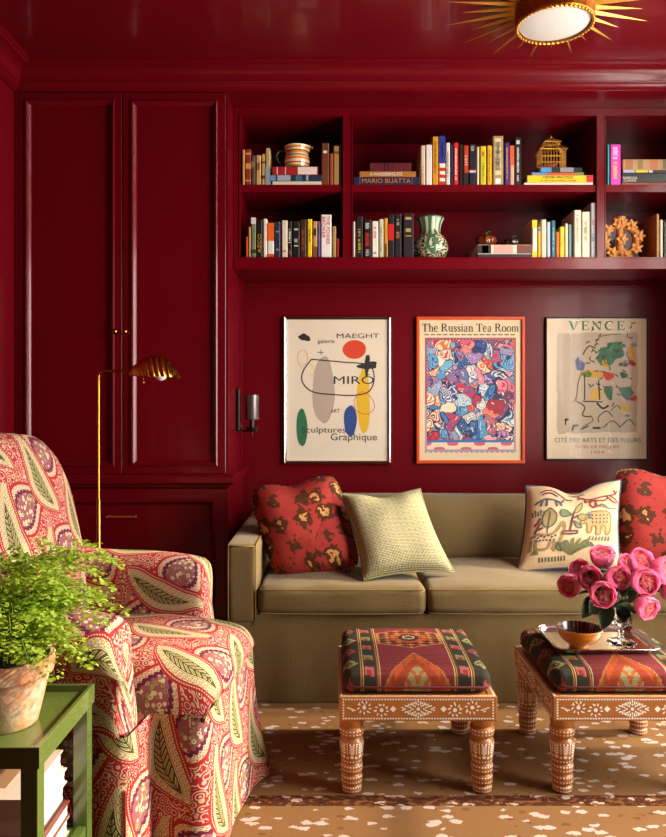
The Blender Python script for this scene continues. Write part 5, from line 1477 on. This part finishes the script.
for i in range(30):
    a = rnd.uniform(0, 6.28); d = Vector((math.cos(a), math.sin(a) * .8 - .25, rnd.uniform(-.05, .8)))
    rleaf(Vector((math.cos(a) * .02, math.sin(a) * .02, rnd.uniform(0, .06))) + d * rnd.uniform(0, .05), d, (0, 0, 1), rnd.uniform(.05, .08), rnd.uniform(.017, .025)).build('leaf', m_rleaf, fol, smooth=True)
for (px, py, dx, dz) in ((592, 606, -.8, -.5), (606, 612, -.55, -.8), (598, 602, -.6, -.4), (655, 594, 1, .1)):
    p = P(px + 4, py - 8, 2.2) - fol.location
    rleaf(p, (dx, -.35, dz), (0, -1, .5), .062, .023).build('leaf', m_rleaf, fol, smooth=True)

# ------------------------------------------------------------------ paisley armchair (x forward, y away from the camera)
CH = thing('paisley_armchair', 'high-backed skirted armchair in red paisley print beside the green table', 'armchair', (-.262, 1.93 - D, 0), R(-7))
def arclen(pts):
    o = [0]
    for a, b in zip(pts, pts[1:]): o.append(o[-1] + (Vector(b) - Vector(a)).length)
    return o
# skirt
def resample(poly, n):
    L = arclen(poly + [poly[0]]); tot = L[-1]; out = []; P_ = poly + [poly[0]]
    for i in range(n):
        t_ = tot * i / n; k = max(j for j in range(len(L)) if L[j] <= t_ + 1e-9); k = min(k, len(P_) - 2)
        f_ = (t_ - L[k]) / max(1e-9, L[k + 1] - L[k]); out.append((Vector(P_[k]).lerp(Vector(P_[k + 1]), f_), t_))
    return out, tot
outline = []
def corner(x, y, r, a0, a1):
    for i in range(5): a = R(a0 + (a1 - a0) * i / 4); outline.append(Vector((x + r * math.cos(a), y + r * math.sin(a))))
yn, yf = -.245, .255
corner(-.035, yn + .035, .035, -90, 0)
corner(-.035, yf - .035, .035, 0, 90)
outline.append(Vector((-.133, yf + .0))); corner(-.155, yf + .115, .02, 0, 90); corner(-.80, .33, .05, 90, 180); corner(-.80, -.33, .05, 180, 270)
corner(-.155, yn - .115, .02, 270, 360); outline.append(Vector((-.133, yn)))
sm = resample(outline, 260); pts, tot = sm
cen = Vector((-.4, 0)); skz = [.372, .34, .28, .22, .16, .10, .05, .004]
def skp(i, z_):
    p, t_ = pts[i % 260]; q = pts[(i + 1) % 260][0]; r = pts[(i - 1) % 260][0]; tg = (q - r).normalized(); nr = Vector((tg.y, -tg.x))
    d = 1 - z_ / .372
    cornerf = sum(math.exp(-((p - Vector(c)).length / .06) ** 2) for c in ((0, yn), (0, yf)))
    fl_ = .012 * d + .004 * d * math.sin(t_ * 40 + math.sin(t_ * 11) * 2) + .035 * cornerf * d * d * (1.5 if p.y > 0 else .5)
    pl = math.exp(-((p - Vector((-.135, yn - .06))).length / .012) ** 2) * .012 * d
    return Vector((p.x + nr.x * (fl_ - pl), p.y + nr.y * (fl_ - pl), z_))
mb = MB(); mb.uv = []
mb.gridfun(lambda a, b: (skp(round(a * 260), skz[round(b * 7)]), (a * tot, skz[round(b * 7)])), 260, 7)
skirt = mb.build('skirt', M_paisley, CH, smooth=True)
pl = MB().tube([skp(i_, z_) + Vector((.001, -.002, 0)) for i_, z_ in [(min(range(260), key=lambda i: (pts[i][0] - Vector((-.138, yn - .125))).length), z_) for z_ in (.26, .22, .16, .10, .05, .004)]], .0025, 6)
pl.build('pleat_edge', flat('#a01c24', .8), skirt)
MB().box(-.80, -.04, -.225, .235, .25, .365).box(-.79, -.150, -.355, -.20, .20, .368).box(-.79, -.150, .20, .365, .20, .368).build('seat_deck', flat('#7a2c2c', .9), CH)
# seat cushion: rounded block with waterfall front, mapped along its length
mb = MB(); mb.uv = []
secx = bez([(-.60, .455, 0), (-.45, .475, 0), (-.25, .488, 0), (-.10, .482, 0), (-.02, .462, 0), (.012, .425, 0), (.014, .39, 0), (-.002, .368, 0), (-.03, .362, 0)], 5)
La = arclen(secx)
def seatf(a, b):
    k = b * (len(secx) - 1); i = int(round(k)); p = secx[i]; v = 2 * a - 1
    hw = .25; rd = (1 - abs(v) ** 7) ; e = abs(v) ** 10
    x = p.x - (.02 * abs(v) ** 4 if p.x > -.1 else 0); z_ = .368 + (p.y - .368) * (1 - e) - .012 * v * v * (1 if p.y > .40 else 0)
    n = noise.noise(Vector((x * 6, v * 2, 3))) * .006
    return Vector((x, .005 + v * hw, z_ + n))
mb.gridarc(seatf, 34, len(secx) - 1, .1)
seat = mb.build('seat_cushion', M_paisley, CH, smooth=True)
# arms
def arm(sgn, yc):
    """rolled arm; sgn=+1 rolls to +y (outside)"""
    sec = [(-.074, .20), (-.078, .40), (-.078, .50), (-.076, .56)]
    sec += [(.0 + .078 * math.cos(R(a)), .565 + .066 * math.sin(R(a))) for a in range(170, -61, -15)]
    sec += [(.040, .49), (.045, .40), (.04, .20)]
    sec = [(y * sgn, z_) for y, z_ in sec]; Ls_ = arclen([(a, b, 0) for a, b in sec])
    xs_ = [-.72, -.6, -.48, -.36, -.27, -.22, -.19, -.172, -.160, -.155]
    sc_ = [1, 1, 1, 1, 1, 1, .985, .95, .86, .70]
    ext = [(-.150, .45), (-.148, .2), (-.1475, .01)]
    X_ = xs_ + [e[0] for e in ext]; S2 = sc_ + [e[1] for e in ext]
    mb = MB(); mb.uv = []
    def f(a, b):
        j = round(a * (len(sec) - 1)); i = round(b * (len(X_) - 1)); y, z_ = sec[j]; s_ = S2[i]; x = X_[i]
        cy, cz = (-.006 * sgn, .50)
        y2 = cy + (y - cy) * s_; z2 = z_ - (1 - s_) * .075 * max(0, (z_ - .42) / .2) ** 1.2
        fwd = .022 * max(0, (.56 - z_) / .26) ** 1.3 * max(0, (x + .36) / .21)      # front edge sweeps forward towards the seat
        zs = -.018 * max(0, (x + .3) / .15) if z_ > .5 else 0
        up = .02 * max(0, (-.5 - x) / .2) if z_ > .5 else 0
        n = noise.noise(Vector((x * 5, y * 5, z_ * 5 + sgn))) * .006
        return Vector((x + fwd - .015, yc + y2 + n, z2 + zs + up))
    mb.gridarc(f, len(sec) - 1, len(X_) - 1, .05 if sgn > 0 else .31, .1, .35)
    o = mb.build('arm', M_paisley, CH, smooth=True)
    return o
arm(-1, -.320); arm(1, .338)
# back: rounded slab leaning backwards
mb = MB(); mb.uv = []
def bout(a):                                             # outline: angle -> (y, z)
    q = []
    hw = lambda z_: .345 - .035 * max(0, (z_ - .45) / .55)
    # superellipse top, straight sides
    c, s_ = math.cos(a), math.sin(a)
    n = 3.4
    r = (abs(c) ** n + abs(s_) ** n) ** (-1 / n)
    y, z_ = r * c, r * s_
    zz_ = .66 + z_ * (.350 if z_ > 0 else .36)
    return y * hw(zz_), zz_
prof = [(.02, .070), (.25, .070), (.5, .066), (.7, .058), (.84, .045), (.93, .028), (.985, .008), (1.0, -.020), (1.0, -.060), (.98, -.085), (.9, -.098), (.6, -.1), (.02, -.1)]
def backf(a, b):
    r, t_ = prof[round(b * (len(prof) - 1))]; y, z_ = bout(a * 2 * math.pi + .0001); zc = .66
    y2, z2 = y * r, zc + (z_ - zc) * r
    lean = -.15 * (z2 - .36) - .05 * max(0, z2 - .85)
    puff = .018 * math.cos(y2 * 4) * (1 if t_ > 0 else .2)
    wrap = -.06 * abs(y2 / .345) ** 3 * 0
    n = noise.noise(Vector((y2 * 5, z2 * 5, t_ * 9))) * .008
    return Vector((-.565 + t_ + lean + puff + n, .005 + y2, z2)), ((y2 if t_ > -.05 else y2 + .5) + .047, z2 + max(0, .0 - t_) * .9 + .06)
mb.gridfun(backf, 72, len(prof) - 1)
mb.build('backrest', M_paisley, CH, smooth=True)

# ------------------------------------------------------------------ green side table with magazines and fern
TX1, TX0 = -.502, -.860; TY0, TY1 = 1.254 - D, 1.546 - D; TH = .50
tb = thing('side_table', 'green painted side table with tray top and lower shelf', 'side table', ((TX0 + TX1) / 2, (TY0 + TY1) / 2, 0))
a, b = (TX1 - TX0) / 2, (TY1 - TY0) / 2
rim = MB(); rows = []
for ins, z_ in ((0, TH - .037), (0, TH - .001), (.001, TH), (.008, TH), (.009, TH - .001), (.009, TH - .014)):
    rows.append([(-a + ins, -b + ins, z_), (a - ins, -b + ins, z_), (a - ins, b - ins, z_), (-a + ins, b - ins, z_)])
rows = [rows[0]] + rows[1:]
rim.grid(rows, True).grid([[(-a, -b, TH - .037), (a, -b, TH - .037), (a, b, TH - .037), (-a, b, TH - .037)], [(-a + .03, -b + .03, TH - .037), (a - .03, -b + .03, TH - .037), (a - .03, b - .03, TH - .037), (-a + .03, b - .03, TH - .037)]], True)
rim.build('tray_rim', M_tgreen, tb)
MB().box(-a + .009, a - .009, -b + .009, b - .009, TH - .030, TH - .014).build('table_top', M_tgreen, tb)
lw = .030
for sx_ in (-1, 1):
    for sy_ in (-1, 1):
        MB().rbox((sx_ * (a - lw / 2 - .004), sy_ * (b - lw / 2 - .004), (TH - .0375) / 2), (lw, lw, TH - .0375), .0015, 1, 0).build('leg', M_tgreen, tb)
SHZ = .215
for sy_ in (-1, 1): MB().box(-a + lw + .0045, a - lw - .0045, sy_ * (b - .016) - .009, sy_ * (b - .016) + .009, SHZ - .03, SHZ + .004).build('shelf_rail', M_tgreen, tb)
for sx_ in (-1, 1): MB().box(sx_ * (a - .016) - .009, sx_ * (a - .016) + .009, -b + lw + .0045, b - lw - .0045, SHZ - .03, SHZ + .004).build('shelf_rail', M_tgreen, tb)
MB().box(-a + .026, a - .026, -b + .026, b - .026, SHZ - .014, SHZ).build('shelf', M_tgreen, tb)
rnd = random.Random(3); z = SHZ + .0005
bx, by = tb.location.x, tb.location.y
specs = [(.034, '#d8cdb8', 'cream book lowest in the stack on the green table shelf', .0), (.030, '#8a4038', 'brick red bound book second from the bottom on the green table shelf', .002), (.036, '#3a2c28', 'dark bound book in the middle of the stack on the green table shelf', -.008),
         (.030, '#e0d6c8', 'white book second from the top on the green table shelf', -.004), (.036, '#d0bca8', 'pale pictured book topmost of the stack on the green table shelf', -.012)]
for th, c, lb, dx in specs:
    o = thing('coffee_table_book', lb, 'book', (bx + .026 + dx, by + .003, z), R(rnd.uniform(-1.2, 1.2)), 'books on the green table shelf')
    hx, hy = .116, .096
    MB().box(-hx, hx, -hy, hy, .0003, .003).box(-hx, hx, -hy, hy, th - .003, th - .0003).box(-hx, hx, -hy, -hy + .003, .003, th - .003).build('cover', flat(c, .35), o)
    pg = MB()
    for q in range(4): pg.box(-hx + .004, hx - .004 - .0008 * (q % 2), -hy + .003, hy - .004, .003 + (th - .006) * q / 4, .003 + (th - .006) * (q + 1) / 4)
    pg.build('page_block', flat('#e8dfcc', .8), o)
    if 'topmost' in lb:
        MB().box(-hx + .02, hx - .05, -hy + .04, hy - .01, th - .0003, th + .0003).build('cover_picture', flat('#a07858', .4), o)
        MB().box(-hx + .06, -.01, -hy + .06, hy - .05, th + .0003, th + .0006).build('cover_picture', flat('#5a3a2c', .4), o)
    z += th + .0002

pcx, pcy = -.618, 1.385 - D
pot = thing('potted_fern', 'bushy maidenhair fern in a weathered terracotta pot on the green table', 'potted plant', (pcx, pcy, TH - .0138))
m_pot, t = mat('weathered_terracotta', (1, 1, 1, 1), .85)
v = t.node('ShaderNodeTexCoord').outputs['Object']
c = t.mix(t.ramp(t.noise(v, 14, 4, .6), [(.35, (0, 0, 0, 1)), (.62, (1, 1, 1, 1))], 'LINEAR'), srgb('#b8683a'), srgb('#dcc0a0'))
setcol(t, t.mix(t.ramp(t.noise(v, 30, 3), [(.55, (0, 0, 0, 1)), (.75, (1, 1, 1, 1))], 'LINEAR'), c, srgb('#c88a3c'))); t.bump(t.noise(v, 60, 4), .3, .005)
MB().lathe([(.054, 0), (.058, .003), (.080, .096), (.076, .098)], 40).build('pot', m_pot, pot, smooth=50)
MB().lathe([(.080, .094), (.086, .096), (.0895, .124), (.087, .128), (.080, .128), (.077, .10)], 40, cap=False).build('pot_rim', m_pot, pot, smooth=50)
MB().lathe([(.077, .116), (.04, .120), (.001, .122)], 24, cap=False).build('soil', flat('#2c2018', .95), pot)
m_fern, t = mat('fern_leaf', srgb('#7a9a2c'), .5, spec=.3)
v = t.node('ShaderNodeTexCoord').outputs['Object']
setcol(t, t.mix(t.noise(v, 26, 2), srgb('#b4c44a'), srgb('#728e28')))
b_ = m_fern.node_tree.nodes['Principled BSDF']
tl = m_fern.node_tree.nodes.new('ShaderNodeBsdfTranslucent'); tl.inputs[0].default_value = srgb('#a8c83c')
ms = m_fern.node_tree.nodes.new('ShaderNodeMixShader'); ms.inputs[0].default_value = .35
out = m_fern.node_tree.nodes['Material Output']
t.lnk(b_.outputs[0], ms.inputs[1]); t.lnk(tl.outputs[0], ms.inputs[2]); t.lnk(ms.outputs[0], out.inputs[0])
rnd = random.Random(21)
def frond(az, reach, height, droop, dense=1.0):
    mb = MB(); d = Vector((math.cos(az), math.sin(az), 0))
    a0 = d * rnd.uniform(.005, .04) + Vector((0, 0, .117))
    pts = bez([a0, a0 + d * reach * .22 + Vector((0, 0, height * .62)), a0 + d * reach * .62 + Vector((0, 0, height)), a0 + d * reach + Vector((0, 0, height - droop))], 8)
    mb.tube(pts, [.0012 - .0008 * i / len(pts) for i in range(len(pts))], 4, cap=False)
    side = d.cross(Vector((0, 0, 1)))
    def leaflet(p, dr, s_):
        dr = dr.normalized(); up = Vector((rnd.uniform(-.5, .5), rnd.uniform(-.5, .5), 1)); sd = dr.cross(up).normalized()
        up2 = sd.cross(dr) * rnd.uniform(-.25, .25)
        n0 = [p, p + dr * s_ * .5 + sd * s_ * .62, p + dr * s_ * .95 + sd * s_ * .42 + up2 * s_, p + dr * s_ * 1.0 + up2 * s_, p + dr * s_ * .95 - sd * s_ * .42 + up2 * s_, p + dr * s_ * .5 - sd * s_ * .62]
        mb.add(n0, [(0, 5, 4, 3), (0, 3, 2, 1)])
    n = len(pts)
    for i in range(int(n * .24), n):
        t_ = i / (n - 1); L = (.058 * math.sin(math.pi * (.18 + .8 * t_)) + .008) * dense
        tg = (pts[min(i + 1, n - 1)] - pts[i - 1]).normalized()
        s2 = tg.cross(Vector((0, 0, 1)));
        s2 = s2.normalized() if s2.length > .05 else side
        for sg in (-1, 1):
            dr = (s2 * sg + tg * .55 + Vector((0, 0, rnd.uniform(-.35, .3)))).normalized()
            m_ = max(2, int(L / .0070))
            for j in range(m_):
                p = pts[i] + dr * L * (j + .6) / m_ - Vector((0, 0, .25 * (L * j / m_) ** 2 * 10))
                lf = (dr + s2.cross(dr) * rnd.uniform(-1, 1) + tg * rnd.uniform(-.6, .8))
                leaflet(p, lf, rnd.uniform(.006, .0092))
    return mb
for i in range(58):
    az = 2 * math.pi * i * .618 + rnd.uniform(-.2, .2); reach = rnd.uniform(.05, .15)
    h_ = rnd.uniform(.05, .175) * (1.2 - reach * 2.2)
    frond(az, reach, h_ + .015, rnd.uniform(.0, .035), .8).build('frond', m_fern, pot)
for az, reach, h_, dr in ((R(12), .17, .17, .04), (R(28), .20, .185, .02), (R(38), .20, .20, .05), (R(-5), .19, .10, .02), (R(8), .21, .115, .03), (R(-20), .15, .07, .03), (R(-38), .13, .06, .05), (R(-10), .14, .05, .045),
                      (R(60), .14, .20, .03), (R(20), .16, .14, .03), (R(-28), .12, .11, .04), (R(-60), .10, .13, .03)):
    frond(az, reach, h_, dr, .85).build('frond', m_fern, pot)
